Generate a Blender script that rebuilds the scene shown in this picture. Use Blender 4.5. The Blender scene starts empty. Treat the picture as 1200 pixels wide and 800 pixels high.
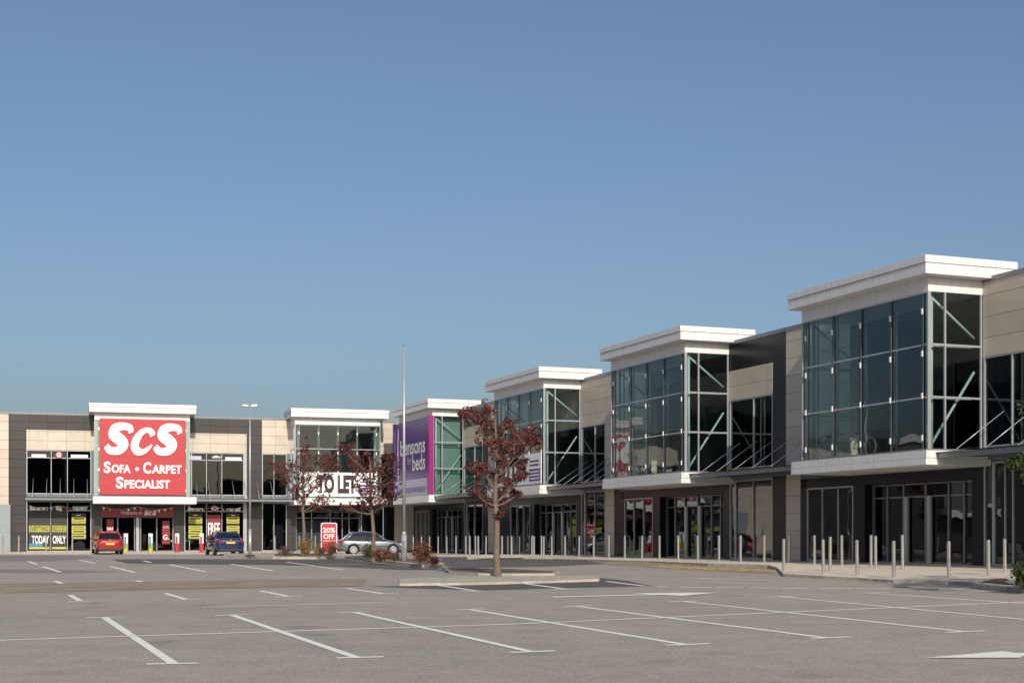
import bpy, bmesh, math, random
from mathutils import Vector, Matrix
R = math.radians
sc = bpy.context.scene
COL = sc.collection

# ------------------------------------------------------------------ camera, light, exposure
F = 1700.0; CX = 600.0; HY = 631.0; CZ = 0.90      # focal length / horizon in photo pixels, eye height over shop floor level
cam_d = bpy.data.cameras.new('camera'); cam = bpy.data.objects.new('camera', cam_d); COL.objects.link(cam)
cam.location = (0, 0, CZ); cam.rotation_euler = (R(90), 0, 0)
cam_d.sensor_width = 36; cam_d.lens = F / 1200 * 36
cam_d.shift_y = (HY - 400) / 1200; cam_d.clip_end = 6000; cam_d.clip_start = .1
sc.camera = cam
SUN_AZ, SUN_EL = R(-76.5), R(29.5)
sdir = Vector((math.cos(SUN_AZ) * math.cos(SUN_EL), math.sin(SUN_AZ) * math.cos(SUN_EL), math.sin(SUN_EL)))
w = bpy.data.worlds.new('World'); sc.world = w; w.use_nodes = True
nt = w.node_tree; bg = nt.nodes['Background']
sky = nt.nodes.new('ShaderNodeTexSky'); sky.sky_type = 'NISHITA'; sky.sun_disc = False
sky.sun_elevation = SUN_EL; sky.sun_rotation = math.atan2(sdir.x, sdir.y)
sky.air_density = 1.0; sky.dust_density = 3.1; sky.ozone_density = 3.6; sky.altitude = 0
nt.links.new(sky.outputs[0], bg.inputs[0]); bg.inputs[1].default_value = 0.106
sd = bpy.data.lights.new('sun', 'SUN'); sd.energy = 3.7; sd.angle = R(.53); sd.color = (1, .925, .81)
so = bpy.data.objects.new('sun', sd); COL.objects.link(so)
so.rotation_euler = sdir.to_track_quat('Z', 'Y').to_euler(); so.location = (0, -20, 60)
sc.view_settings.view_transform = 'Standard'; sc.view_settings.look = 'None'
sc.view_settings.exposure = 0.0; sc.view_settings.gamma = 1

# ------------------------------------------------------------------ helpers
rnd = random.Random(7)
def tag(o, label=None, cat=None, group=None, kind=None):
    if label: o['label'] = label
    if cat: o['category'] = cat
    if group: o['group'] = group
    if kind: o['kind'] = kind
    return o
def empty(name, loc, rz=0, **k):
    o = bpy.data.objects.new(name, None); COL.objects.link(o); o.empty_display_size = .3
    o.location = loc; o.rotation_euler = (0, 0, rz); tag(o, **k); return o
class MB:
    def __init__(s): s.v = []; s.f = []; s.m = []; s.mi = 0
    def add(s, vs, fs):
        n = len(s.v); s.v += [tuple(p) for p in vs]
        s.f += [[n + i for i in f] for f in fs]; s.m += [s.mi] * len(fs)
    def box(s, x0, x1, y0, y1, z0, z1):
        if x0 > x1: x0, x1 = x1, x0
        if y0 > y1: y0, y1 = y1, y0
        s.add([(x0,y0,z0),(x1,y0,z0),(x1,y1,z0),(x0,y1,z0),(x0,y0,z1),(x1,y0,z1),(x1,y1,z1),(x0,y1,z1)],
              [(0,3,2,1),(4,5,6,7),(0,1,5,4),(1,2,6,5),(2,3,7,6),(3,0,4,7)])
        return s
    def quad(s, a, b, c, d): s.add([a,b,c,d],[(0,1,2,3)]); return s
    def tube(s, p0, p1, r0, r1=None, n=8, cap=True):
        r1 = r0 if r1 is None else r1
        p0, p1 = Vector(p0), Vector(p1); d = (p1 - p0)
        if d.length < 1e-6: return s
        d.normalize(); a = d.orthogonal().normalized(); b = d.cross(a)
        vs = []
        for p, r in ((p0, r0), (p1, r1)):
            for i in range(n):
                t = 2 * math.pi * i / n; vs.append(p + a * (r * math.cos(t)) + b * (r * math.sin(t)))
        fs = [(i, (i + 1) % n, n + (i + 1) % n, n + i) for i in range(n)]
        if cap: fs += [tuple(range(n))[::-1], tuple(range(n, 2 * n))]
        s.add(vs, fs); return s
    def prism(s, pts, z0, z1):
        n = len(pts); vs = [(x, y, z0) for x, y in pts] + [(x, y, z1) for x, y in pts]
        s.add(vs, [tuple(range(n))[::-1], tuple(range(n, 2 * n))] + [(i, (i + 1) % n, n + (i + 1) % n, n + i) for i in range(n)])
        return s
    def build(s, name, mat, parent=None, smooth=False, bevel=0, **k):
        me = bpy.data.meshes.new(name); me.from_pydata(s.v, [], s.f)
        mats = mat if isinstance(mat, (list, tuple)) else [mat]
        for m in mats: me.materials.append(m)
        for p, i in zip(me.polygons, s.m): p.material_index = i; p.use_smooth = smooth
        me.update()
        o = bpy.data.objects.new(name, me); COL.objects.link(o)
        if parent: o.parent = parent
        if bevel:
            b = o.modifiers.new('bevel', 'BEVEL'); b.width = bevel; b.segments = 2; b.limit_method = 'ANGLE'
        tag(o, **k); return o
def copy_tree(o, parent=None):
    c = o.copy(); COL.objects.link(c)
    if parent is not None: c.parent = parent
    for ch in [x for x in bpy.data.objects if x.parent == o]: copy_tree(ch, c)
    return c

# ------------------------------------------------------------------ materials
def mat(name): 
    m = bpy.data.materials.new(name); m.use_nodes = True
    return m, m.node_tree, m.node_tree.nodes['Principled BSDF']
def simple(name, col, rough=.5, metal=0, var=.08, scale=3, bump=0, spec=.5, coat=0, bscale=None):
    m, t, b = mat(name)
    tc = t.nodes.new('ShaderNodeTexCoord'); n = t.nodes.new('ShaderNodeTexNoise'); n.inputs['Scale'].default_value = scale
    n.inputs['Detail'].default_value = 6
    t.links.new(tc.outputs['Object'], n.inputs['Vector'])
    mr = t.nodes.new('ShaderNodeMapRange'); mr.inputs['To Min'].default_value = 1 - var; mr.inputs['To Max'].default_value = 1 + var
    mr.inputs['From Min'].default_value = .3; mr.inputs['From Max'].default_value = .7
    t.links.new(n.outputs['Fac'], mr.inputs['Value'])
    mx = t.nodes.new('ShaderNodeMix'); mx.data_type = 'RGBA'; mx.blend_type = 'MULTIPLY'; mx.inputs[0].default_value = 1
    mx.inputs[6].default_value = (*col, 1); t.links.new(mr.outputs[0], mx.inputs[7])
    t.links.new(mx.outputs[2], b.inputs['Base Color'])
    b.inputs['Roughness'].default_value = rough; b.inputs['Metallic'].default_value = metal
    b.inputs['Specular IOR Level'].default_value = spec; b.inputs['Coat Weight'].default_value = coat
    if bump:
        n2 = t.nodes.new('ShaderNodeTexNoise'); n2.inputs['Scale'].default_value = bscale or scale * 8; n2.inputs['Detail'].default_value = 5
        t.links.new(tc.outputs['Object'], n2.inputs['Vector'])
        bp = t.nodes.new('ShaderNodeBump'); bp.inputs['Strength'].default_value = bump; bp.inputs['Distance'].default_value = .02
        t.links.new(n2.outputs['Fac'], bp.inputs['Height']); t.links.new(bp.outputs[0], b.inputs['Normal'])
    return m
def cladding(name, col, joint, bw=1.25, bh=.65, rough=.45, var=.06, off=(0, 0)):
    m, t, b = mat(name)
    tc = t.nodes.new('ShaderNodeTexCoord'); sp = t.nodes.new('ShaderNodeSeparateXYZ'); cb = t.nodes.new('ShaderNodeCombineXYZ')
    t.links.new(tc.outputs['Object'], sp.inputs[0])
    ad = t.nodes.new('ShaderNodeMath'); ad.operation = 'ADD'; t.links.new(sp.outputs[0], ad.inputs[0]); t.links.new(sp.outputs[1], ad.inputs[1])
    t.links.new(ad.outputs[0], cb.inputs[0]); t.links.new(sp.outputs[2], cb.inputs[1])
    mp = t.nodes.new('ShaderNodeMapping'); mp.inputs['Location'].default_value = (off[0], off[1], 0); t.links.new(cb.outputs[0], mp.inputs[0])
    br = t.nodes.new('ShaderNodeTexBrick'); br.offset = 0; br.squash = 1
    br.inputs['Scale'].default_value = 1; br.inputs['Brick Width'].default_value = bw; br.inputs['Row Height'].default_value = bh
    br.inputs['Mortar Size'].default_value = .011; br.inputs['Mortar Smooth'].default_value = .1; br.inputs['Bias'].default_value = 0
    c1 = tuple(min(1, c * (1 + var)) for c in col); c2 = tuple(c * (1 - var) for c in col)
    br.inputs['Color1'].default_value = (*c1, 1); br.inputs['Color2'].default_value = (*c2, 1); br.inputs['Mortar'].default_value = (*joint, 1)
    t.links.new(mp.outputs[0], br.inputs['Vector'])
    n = t.nodes.new('ShaderNodeTexNoise'); n.inputs['Scale'].default_value = 1.1; n.inputs['Detail'].default_value = 5
    t.links.new(tc.outputs['Object'], n.inputs['Vector'])
    mr = t.nodes.new('ShaderNodeMapRange'); mr.inputs['From Min'].default_value = .3; mr.inputs['From Max'].default_value = .7
    mr.inputs['To Min'].default_value = .92; mr.inputs['To Max'].default_value = 1.06; t.links.new(n.outputs['Fac'], mr.inputs['Value'])
    b.inputs['Specular IOR Level'].default_value = .25 if rough < .28 else .5
    mx = t.nodes.new('ShaderNodeMix'); mx.data_type = 'RGBA'; mx.blend_type = 'MULTIPLY'; mx.inputs[0].default_value = 1
    t.links.new(br.outputs['Color'], mx.inputs[6]); t.links.new(mr.outputs[0], mx.inputs[7])
    t.links.new(mx.outputs[2], b.inputs['Base Color']); b.inputs['Roughness'].default_value = rough
    bp = t.nodes.new('ShaderNodeBump'); bp.inputs['Strength'].default_value = .6; bp.inputs['Distance'].default_value = .01; bp.invert = True
    t.links.new(br.outputs['Fac'], bp.inputs['Height']); t.links.new(bp.outputs[0], b.inputs['Normal'])
    return m
def glass(name, tint, ior=1.7, gl=(1, 1, 1), wav=.02, wscale=.35):
    m = bpy.data.materials.new(name); m.use_nodes = True; t = m.node_tree; t.nodes.remove(t.nodes['Principled BSDF'])
    out = t.nodes['Material Output']
    tr = t.nodes.new('ShaderNodeBsdfTransparent'); tr.inputs[0].default_value = (*tint, 1)
    g = t.nodes.new('ShaderNodeBsdfGlossy'); g.inputs['Roughness'].default_value = .0; g.inputs[0].default_value = (*gl, 1)
    fr = t.nodes.new('ShaderNodeFresnel'); fr.inputs[0].default_value = ior
    tc = t.nodes.new('ShaderNodeTexCoord'); n = t.nodes.new('ShaderNodeTexNoise'); n.inputs['Scale'].default_value = wscale * 2; n.inputs['Detail'].default_value = 1
    t.links.new(tc.outputs['Object'], n.inputs['Vector'])
    bp = t.nodes.new('ShaderNodeBump'); bp.inputs['Strength'].default_value = 1; bp.inputs['Distance'].default_value = wav
    t.links.new(n.outputs['Fac'], bp.inputs['Height']); t.links.new(bp.outputs[0], g.inputs['Normal'])
    mx = t.nodes.new('ShaderNodeMixShader'); t.links.new(fr.outputs[0], mx.inputs[0]); t.links.new(tr.outputs[0], mx.inputs[1]); t.links.new(g.outputs[0], mx.inputs[2])
    t.links.new(mx.outputs[0], out.inputs[0]); return m
def asphalt(name, c1, c2, stain=.5, speck=.25):
    m, t, b = mat(name)
    tc = t.nodes.new('ShaderNodeTexCoord')
    def noise(s, d=6, r=.6):
        n = t.nodes.new('ShaderNodeTexNoise'); n.inputs['Scale'].default_value = s; n.inputs['Detail'].default_value = d; n.inputs['Roughness'].default_value = r
        t.links.new(tc.outputs['Object'], n.inputs['Vector']); return n
    def ramp(src, a, b_, lo, hi):
        r = t.nodes.new('ShaderNodeMapRange'); r.inputs['From Min'].default_value = a; r.inputs['From Max'].default_value = b_
        r.inputs['To Min'].default_value = lo; r.inputs['To Max'].default_value = hi; t.links.new(src, r.inputs['Value']); return r.outputs[0]
    def mul(a, b_):
        x = t.nodes.new('ShaderNodeMath'); x.operation = 'MULTIPLY'; t.links.new(a, x.inputs[0]); t.links.new(b_, x.inputs[1]); return x.outputs[0]
    big = noise(.09, 4); mix = t.nodes.new('ShaderNodeMix'); mix.data_type = 'RGBA'
    mix.inputs[6].default_value = (*c1, 1); mix.inputs[7].default_value = (*c2, 1)
    t.links.new(ramp(big.outputs['Fac'], .35, .65, 0, 1), mix.inputs[0])
    v1 = ramp(noise(1.3, 8, .7).outputs['Fac'], .3, .7, 1 - .17 * stain * 2, 1 + .15 * stain * 2)
    v2 = mul(ramp(noise(60, 3, .7).outputs['Fac'], .3, .7, 1 - speck, 1 + speck), ramp(noise(17, 4, .8).outputs['Fac'], .3, .7, 1 - speck * .7, 1 + speck * .7))
    # oil drips / patches
    v3 = ramp(noise(.55, 3, .5).outputs['Fac'], .66, .74, 1, 1 - .3 * stain)
    vo = t.nodes.new('ShaderNodeTexVoronoi'); vo.inputs['Scale'].default_value = .38; t.links.new(tc.outputs['Object'], vo.inputs['Vector'])
    nn = noise(6, 3); ad = t.nodes.new('ShaderNodeMath'); ad.operation = 'MULTIPLY_ADD'; t.links.new(nn.outputs['Fac'], ad.inputs[0]); ad.inputs[1].default_value = .16; t.links.new(vo.outputs['Distance'], ad.inputs[2])
    v4 = ramp(ad.outputs[0], .12, .26, 1 - .22, 1)
    wv = t.nodes.new('ShaderNodeVectorMath'); wv.operation = 'MULTIPLY_ADD'; t.links.new(noise(.8, 5).outputs['Color'], wv.inputs[0]); wv.inputs[1].default_value = (1.6, 1.6, 0); t.links.new(tc.outputs['Object'], wv.inputs[2])
    ve = t.nodes.new('ShaderNodeTexVoronoi'); ve.feature = 'DISTANCE_TO_EDGE'; ve.inputs['Scale'].default_value = .16; t.links.new(wv.outputs[0], ve.inputs['Vector'])
    v5 = ramp(ve.outputs['Distance'], .0, .006, 1 - .28 * stain, 1)
    mp = t.nodes.new('ShaderNodeMapping'); mp.inputs['Rotation'].default_value = (0, 0, R(21)); mp.inputs['Scale'].default_value = (.05, 1.1, 1)
    t.links.new(tc.outputs['Object'], mp.inputs[0]); tn = noise(1, 4); t.links.new(mp.outputs[0], tn.inputs['Vector']); v6 = ramp(tn.outputs['Fac'], .35, .65, 1 + .07 * stain, 1 - .10 * stain)
    mx = t.nodes.new('ShaderNodeMix'); mx.data_type = 'RGBA'; mx.blend_type = 'MULTIPLY'; mx.inputs[0].default_value = 1
    t.links.new(mix.outputs[2], mx.inputs[6]); t.links.new(mul(mul(mul(v1, v2), mul(v3, v4)), mul(v5, v6)), mx.inputs[7])
    t.links.new(mx.outputs[2], b.inputs['Base Color']); b.inputs['Roughness'].default_value = .9; b.inputs['Specular IOR Level'].default_value = .25
    bp = t.nodes.new('ShaderNodeBump'); bp.inputs['Strength'].default_value = .5; bp.inputs['Distance'].default_value = .01
    t.links.new(noise(60, 3).outputs['Fac'], bp.inputs['Height']); t.links.new(bp.outputs[0], b.inputs['Normal'])
    return m
def paint(name, col, wear=.45):
    m, t, b = mat(name)
    tc = t.nodes.new('ShaderNodeTexCoord'); n = t.nodes.new('ShaderNodeTexNoise'); n.inputs['Scale'].default_value = 9; n.inputs['Detail'].default_value = 9; n.inputs['Roughness'].default_value = .75
    t.links.new(tc.outputs['Object'], n.inputs['Vector'])
    mr = t.nodes.new('ShaderNodeMapRange'); mr.inputs['From Min'].default_value = wear; mr.inputs['From Max'].default_value = wear + .2
    t.links.new(n.outputs['Fac'], mr.inputs['Value'])
    mx = t.nodes.new('ShaderNodeMix'); mx.data_type = 'RGBA'; t.links.new(mr.outputs[0], mx.inputs[0])
    mx.inputs[6].default_value = (col[0] * .52, col[1] * .5, col[2] * .48, 1); mx.inputs[7].default_value = (*col, 1)
    t.links.new(mx.outputs[2], b.inputs['Base Color']); b.inputs['Roughness'].default_value = .75
    return m
def streaky(name, col):
    m, t, b = mat(name); L = t.links.new
    tc = t.nodes.new('ShaderNodeTexCoord'); mp = t.nodes.new('ShaderNodeMapping'); mp.inputs['Scale'].default_value = (3.5, 3.5, .35)
    L(tc.outputs['Object'], mp.inputs[0]); n = t.nodes.new('ShaderNodeTexNoise'); n.inputs['Scale'].default_value = 1.6; n.inputs['Detail'].default_value = 7; n.inputs['Roughness'].default_value = .7
    L(mp.outputs[0], n.inputs['Vector']); mr = t.nodes.new('ShaderNodeMapRange'); mr.inputs['From Min'].default_value = .42; mr.inputs['From Max'].default_value = .75
    mr.inputs['To Min'].default_value = 1; mr.inputs['To Max'].default_value = .84; L(n.outputs['Fac'], mr.inputs['Value'])
    sp = t.nodes.new('ShaderNodeSeparateXYZ'); L(tc.outputs['Object'], sp.inputs[0])
    a = t.nodes.new('ShaderNodeMath'); a.operation = 'ADD'; L(sp.outputs[0], a.inputs[0]); L(sp.outputs[1], a.inputs[1])
    f = t.nodes.new('ShaderNodeMath'); f.operation = 'PINGPONG'; L(a.outputs[0], f.inputs[0]); f.inputs[1].default_value = 1.45
    g = t.nodes.new('ShaderNodeMath'); g.operation = 'GREATER_THAN'; L(f.outputs[0], g.inputs[0]); g.inputs[1].default_value = .012
    h = t.nodes.new('ShaderNodeMapRange'); h.inputs['To Min'].default_value = .55; L(g.outputs[0], h.inputs['Value'])
    k = t.nodes.new('ShaderNodeMath'); k.operation = 'MULTIPLY'; L(mr.outputs[0], k.inputs[0]); L(h.outputs[0], k.inputs[1])
    mx = t.nodes.new('ShaderNodeMix'); mx.data_type = 'RGBA'; mx.blend_type = 'MULTIPLY'; mx.inputs[0].default_value = 1
    mx.inputs[6].default_value = (*col, 1); L(k.outputs[0], mx.inputs[7]); L(mx.outputs[2], b.inputs['Base Color']); b.inputs['Roughness'].default_value = .4
    return m
M = dict(
    green_pale=simple('pale_green_film', (.30, .42, .35), .12, var=.05),
    alu_dark=simple('dark_mullion', (.09, .10, .115), .35, .3, var=.08),
    asphalt=asphalt('asphalt', (.365, .325, .282), (.325, .292, .255), .36, .42),
    asphalt_dark=asphalt('fresh_asphalt', (.135, .12, .118), (.11, .10, .10), .4),
    asphalt_mid=asphalt('worn_asphalt', (.26, .225, .205), (.225, .198, .18), .6),
    brown_pave=asphalt('brown_block', (.275, .21, .15), (.325, .26, .195), .9, .4),
    pave=asphalt('footway_paving', (.66, .58, .47), (.60, .53, .43), .35, .1),
    kerb=simple('kerb_concrete', (.42, .38, .31), .85, var=.25, scale=4, bump=.3),
    soil=asphalt('planter_soil', (.17, .125, .09), (.12, .095, .07), 1, .5),
    white_line=paint('white_marking', (.86, .82, .73), .28),
    yellow_line=paint('yellow_marking', (.66, .48, .12), .36),
    beige=cladding('beige_cladding', (.56, .485, .395), (.20, .17, .14)),
    beige_wide=cladding('beige_cladding_wide', (.56, .485, .395), (.20, .17, .14), bw=3.4, bh=.72, off=(1.3, .2)),
    dark=cladding('dark_cladding', (.042, .037, .038), (.014, .013, .014), rough=.3, var=.12),
    white=streaky('white_metal_panel', (.73, .725, .71)),
    alu=simple('grey_aluminium', (.20, .215, .225), .35, .3, var=.08),
    alu_light=simple('pale_aluminium', (.42, .44, .45), .3, .35, var=.05),
    parapet=simple('parapet_flashing', (.20, .21, .22), .4, .3, var=.1),
    green_steel=simple('painted_green_steel', (.66, .73, .70), .35, var=.04),
    clamp=simple('white_clamp', (.82, .83, .82), .3, var=.02),
    tower_glass=glass('tower_glass', (.66, .78, .76), 1.68, (.88, .95, 1), wav=.006),
    shop_glass=glass('shop_glass', (.45, .48, .50), 1.85, (.9, .95, 1), wav=.007, wscale=.4),
    dark_glass=glass('dark_window_glass', (.14, .16, .19), 1.62, (.82, .9, 1), wav=.003),
    awning_glass=glass('awning_glass', (.55, .62, .62), 1.5),
    green_film=simple('green_back_painted_glass', (.135, .19, .165), .08, var=.05, scale=.7, spec=.6),
    upper_room=simple('upper_room', (.30, .37, .37), .8, var=.35, scale=.8),
    backing=simple('pale_green_backing', (.22, .31, .27), .6, var=.06),
    inside=simple('shop_interior', (.10, .105, .12), .8, var=.25, scale=.6),
    inside_floor=simple('shop_floor', (.12, .115, .11), .45, var=.2, scale=1),
    steel=simple('brushed_steel', (.70, .68, .64), .30, .9, var=.05, scale=10),
    galv=simple('galvanised_steel', (.46, .47, .48), .45, .5, var=.08, scale=3),
    red=simple('red_sign_face', (.46, .035, .045), .4, var=.05),
    red_dark=simple('dark_red_sign', (.22, .015, .02), .4, var=.05),
    purple=simple('purple_sign_face', (.12, .055, .25), .35, var=.06),
    magenta=simple('magenta_sign_edge', (.30, .015, .17), .35, var=.03),
    lilac=simple('lilac_sign_strip', (.50, .50, .64), .4, var=.03),
    letter=simple('white_letter', (.82, .82, .80), .4, var=.02),
    letter_lilac=simple('pale_lilac_letter', (.62, .60, .74), .4, var=.02),
    letter_dark=simple('dark_letter', (.035, .02, .025), .4, var=.02),
    letter_purple=simple('purple_letter', (.10, .06, .26), .4, var=.02),
    yellow=simple('yellow_poster', (.46, .44, .04), .5, var=.05),
    poster_black=simple('black_poster', (.02, .02, .022), .5, var=.1),
    blue=simple('blue_poster', (.05, .22, .42), .4, var=.2, scale=4),
    bark=simple('bark', (.175, .13, .10), .9, var=.3, scale=14, bump=.6),
    rubber=simple('tyre_rubber', (.02, .02, .02), .85, var=.1),
    rim=simple('alloy_rim', (.55, .56, .58), .3, .8, var=.03),
    car_red=simple('red_car_paint', (.34, .008, .014), .3, 0, var=.02, coat=1),
    car_blue=simple('blue_car_paint', (.012, .025, .10), .3, .2, var=.02, coat=1),
    car_silver=simple('silver_car_paint', (.19, .215, .25), .32, .5, var=.02, coat=1),
    car_glass=simple('car_window', (.012, .015, .017), .05, var=.02, spec=.4),
    car_trim=simple('black_trim', (.02, .02, .022), .5, var=.05),
    lamp_red=simple('red_lamp', (.35, .01, .012), .15, var=.05, coat=1),
    lamp_clear=simple('clear_lamp', (.7, .7, .72), .1, .3, var=.03, coat=1),
    plate_y=simple('yellow_plate', (.75, .5, .04), .4, var=.02),
    plate_w=simple('white_plate', (.75, .75, .73), .4, var=.02),
    dark_shaded=cladding('dark_cladding_shaded', (.013, .013, .017), (.006, .008, .009), rough=.25),  # copy of the dark cladding, darkened to carry the right-hand row's shade
    spandrel=simple('spandrel_panel', (.12, .135, .145), .4, var=.06),
    grey_box=simple('grey_service_door', (.25, .28, .30), .5, var=.06),
    roof=simple('roof_membrane', (.30, .30, .30), .8, var=.1),
)
def leafmat(name, cols, trans=.25):
    m, t, b = mat(name)
    oi = t.nodes.new('ShaderNodeTexCoord'); n = t.nodes.new('ShaderNodeTexWhiteNoise'); 
    sn = t.nodes.new('ShaderNodeVectorMath'); sn.operation = 'SNAP'; sn.inputs[1].default_value = (.09, .09, .09)
    t.links.new(oi.outputs['Object'], sn.inputs[0]); t.links.new(sn.outputs[0], n.inputs['Vector'])
    cr = t.nodes.new('ShaderNodeValToRGB'); e = cr.color_ramp.elements
    e[0].color = (*cols[0], 1); e[1].color = (*cols[-1], 1)
    for i, c in enumerate(cols[1:-1]): x = e.new((i + 1) / (len(cols) - 1)); x.color = (*c, 1)
    t.links.new(n.outputs[0], cr.inputs[0]); t.links.new(cr.outputs[0], b.inputs['Base Color'])
    b.inputs['Roughness'].default_value = .55
    tl = t.nodes.new('ShaderNodeBsdfTranslucent'); t.links.new(cr.outputs[0], tl.inputs[0])
    mx = t.nodes.new('ShaderNodeMixShader'); mx.inputs[0].default_value = trans
    t.links.new(b.outputs[0], mx.inputs[1]); t.links.new(tl.outputs[0], mx.inputs[2]); t.links.new(mx.outputs[0], t.nodes['Material Output'].inputs[0])
    return m
M['leaf_purple'] = leafmat('purple_leaves', [(.06, .016, .018), (.14, .034, .034), (.27, .08, .065), (.09, .024, .026), (.18, .055, .045)])
M['leaf_green'] = leafmat('green_leaves', [(.03, .05, .012), (.06, .095, .022), (.11, .14, .04)])
M['leaf_rust'] = leafmat('rust_leaves', [(.16, .05, .025), (.26, .09, .04), (.11, .04, .03), (.30, .13, .06)])
M['leaf_gold'] = leafmat('golden_leaves', [(.30, .20, .06), (.42, .28, .09), (.24, .13, .05), (.36, .22, .11)])
M['leaf_brown'] = leafmat('brown_twigs', [(.10, .05, .04), (.16, .08, .06), (.08, .05, .04)])

# ------------------------------------------------------------------ terrain height and pixel -> ground
def gz(X, Y):
    p = CZ - 1.78 + .0038 * X + .011 * Y; c = CZ - .985; k = .03
    d = (p - c) / k
    if d > 40: return c
    if d < -40: return p
    return c - k * math.log(1 + math.exp(-d))
def G(px, py, dz=0):
    a = (px - CX) / F; b = (HY - py) / F; Y = 60.
    for _ in range(60):
        z = gz(a * Y, Y) + dz; Yn = (z - CZ) / b; Y = .6 * Y + .4 * Yn
    return (a * Y, Y)
def P(px, py, z):       # world point at pixel with known height z
    Y = (z - CZ) * F / (HY - py); return Vector(((px - CX) / F * Y, Y, z))

# ground sheet: fine grid over the car park, coarse skirt to the horizon
def axis(lo, hi, st, far):
    a = []; x = lo
    while x <= hi + 1e-6: a.append(x); x += st
    out = []; g = st * 2; x = lo
    while x > -far: x -= g; g *= 1.6; out.insert(0, x)
    a = out + a; g = st * 2; x = hi
    while x < far: x += g; g *= 1.6; a.append(x)
    return a
xs = axis(-60, 60, 2.5, 2500); ys = axis(0, 120, 2.5, 2500)
g = MB(); g.v = [(x, y, gz(x, max(min(y, 200), -60))) for y in ys for x in xs]
nx = len(xs); g.f = [(j * nx + i, j * nx + i + 1, (j + 1) * nx + i + 1, (j + 1) * nx + i) for j in range(len(ys) - 1) for i in range(nx - 1)]
g.m = [0] * len(g.f)
g.build('ground', M['asphalt'], kind='structure')

def sheet(name, pts, dz, material, height=None, step=2.0, parent=None, **k):
    """thin sheet (or kerbed slab, height given) laid over the terrain"""
    bm = bmesh.new(); vs = [bm.verts.new((x, y, 0)) for x, y in pts]; bm.faces.new(vs)
    bmesh.ops.triangulate(bm, faces=bm.faces[:])
    x0, x1 = min(p[0] for p in pts), max(p[0] for p in pts); y0, y1 = min(p[1] for p in pts), max(p[1] for p in pts)
    for (a, b, n) in ((x0, x1, (1, 0, 0)), (y0, y1, (0, 1, 0))):
        c = math.ceil(a / step) * step
        while c < b:
            bmesh.ops.bisect_plane(bm, geom=bm.verts[:] + bm.edges[:] + bm.faces[:], plane_co=(c * n[0], c * n[1], 0), plane_no=n); c += step
    if height:
        r = bmesh.ops.extrude_face_region(bm, geom=bm.faces[:])
        top = set(v for v in r['geom'] if isinstance(v, bmesh.types.BMVert))
        for v in bm.verts: v.co.z = gz(v.co.x, v.co.y) + (height if v in top else -.05)
    else:
        for v in bm.verts: v.co.z = gz(v.co.x, v.co.y) + dz
    bmesh.ops.recalc_face_normals(bm, faces=bm.faces[:])
    if not height:
        for f in bm.faces:
            if f.normal.z < 0: f.normal_flip()
    me = bpy.data.meshes.new(name); bm.to_mesh(me); bm.free(); me.materials.append(material)
    o = bpy.data.objects.new(name, me); COL.objects.link(o); tag(o, kind='structure', **k); return o
def px(*pp): return [G(a, b) for a, b in pp]

sheet('worn_asphalt', px((0,650.5),(100,650.5),(112,653.5),(60,657),(0,657.5)), .003, M['asphalt_mid'])
sheet('worn_asphalt', px((0,666.5),(70,667),(145,669.5),(70,671.5),(0,671)), .003, M['asphalt_mid'])
sheet('service_lane', px((130,655.2),(200,654.6),(320,655),(402,655.5),(440,659.2),(500,665.9),(520,667.5),(470,667.5),(400,664),(320,661.5),(230,660.8),(150,660)), .004, M['asphalt_dark'])
sheet('access_road', px((500,652.5),(545,652.6),(548,654.6),(640,654.6),(760,657.7),(775,659.2),(720,660.2),(640,663.6),(532,665.5),(522,663),(510,657)), .004, M['asphalt_dark'])
sheet('fresh_asphalt', px((430,686.8),(560,685.2),(702,681.2),(704,676.5),(735,680),(764,686.5),(650,689),(570,691.4),(500,689.5)), .004, M['asphalt_dark'])
sheet('block_paving', px((-120,686.3),(0,683.8),(160,681.6),(320,679),(432,677.6),(425,686.6),(320,688.4),(160,691.2),(0,694.8),(-120,697.5)), .006, M['brown_pave'])
sheet('block_paving', px((690,657),(800,659.7),(905,662.4),(913,668),(905,671.2),(860,670.6),(790,666.6),(715,661.6)), .005, M['brown_pave'])

def lineseg(a, b, wd=.1):
    a = Vector(G(*a)); b = Vector(G(*b)); d = (b - a).normalized(); n = Vector((-d.y, d.x)) * wd / 2
    return [tuple(a - n), tuple(b - n), tuple(b + n), tuple(a + n)]
k_ = 0
def mark(a, b, wd=.1, m='white_line', name='bay_line', dz=None):
    global k_; k_ += 1
    sheet(name, lineseg(a, b, wd), (.0055 + .0008 * (k_ % 4)) if dz is None else dz, M[m], step=3.0)
for a, b in [((122,723),(203,777)),((272,720.5),(417,770)),((416,717.5),(620,763)),((551,714),(803,755)),((677,710.3),(968,747.2)),
             ((801,704.5),(1130,740)),((913,699),(1240,729.5)),((1018,694.6),(1240,709.5)),((1120,690.8),(1240,698)),
             ((-60,727),(-30,785)),
             ((82,697),(94,704)),((194,695),(218,702)),((305,692),(338,698.5)),((405,689),(450,695.5)),((-20,698.5),(-28,706.5)),
             ((513,685.3),(560,692.4)),((611,683),(663,690)),((711,681),(755,686.4)),
             ((33,657.3),(43,661)),((51,663.7),(70.7,670)),((65,680.7),(72,683.5)),((93,656),(112,659.7)),((128.7,663.3),(158.7,670.7)),
             ((168,656.7),(177,658.7)),((198,661.3),(241,669.6)),((270.7,660.7),(320,668.7)),((336,658.4),(402.7,667.7)),((160,680),(168,681.8)),
             ((819,677.3),(909,680.6))]:
    mark(a, b, .14 if b[1] > 700 else .16)
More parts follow.
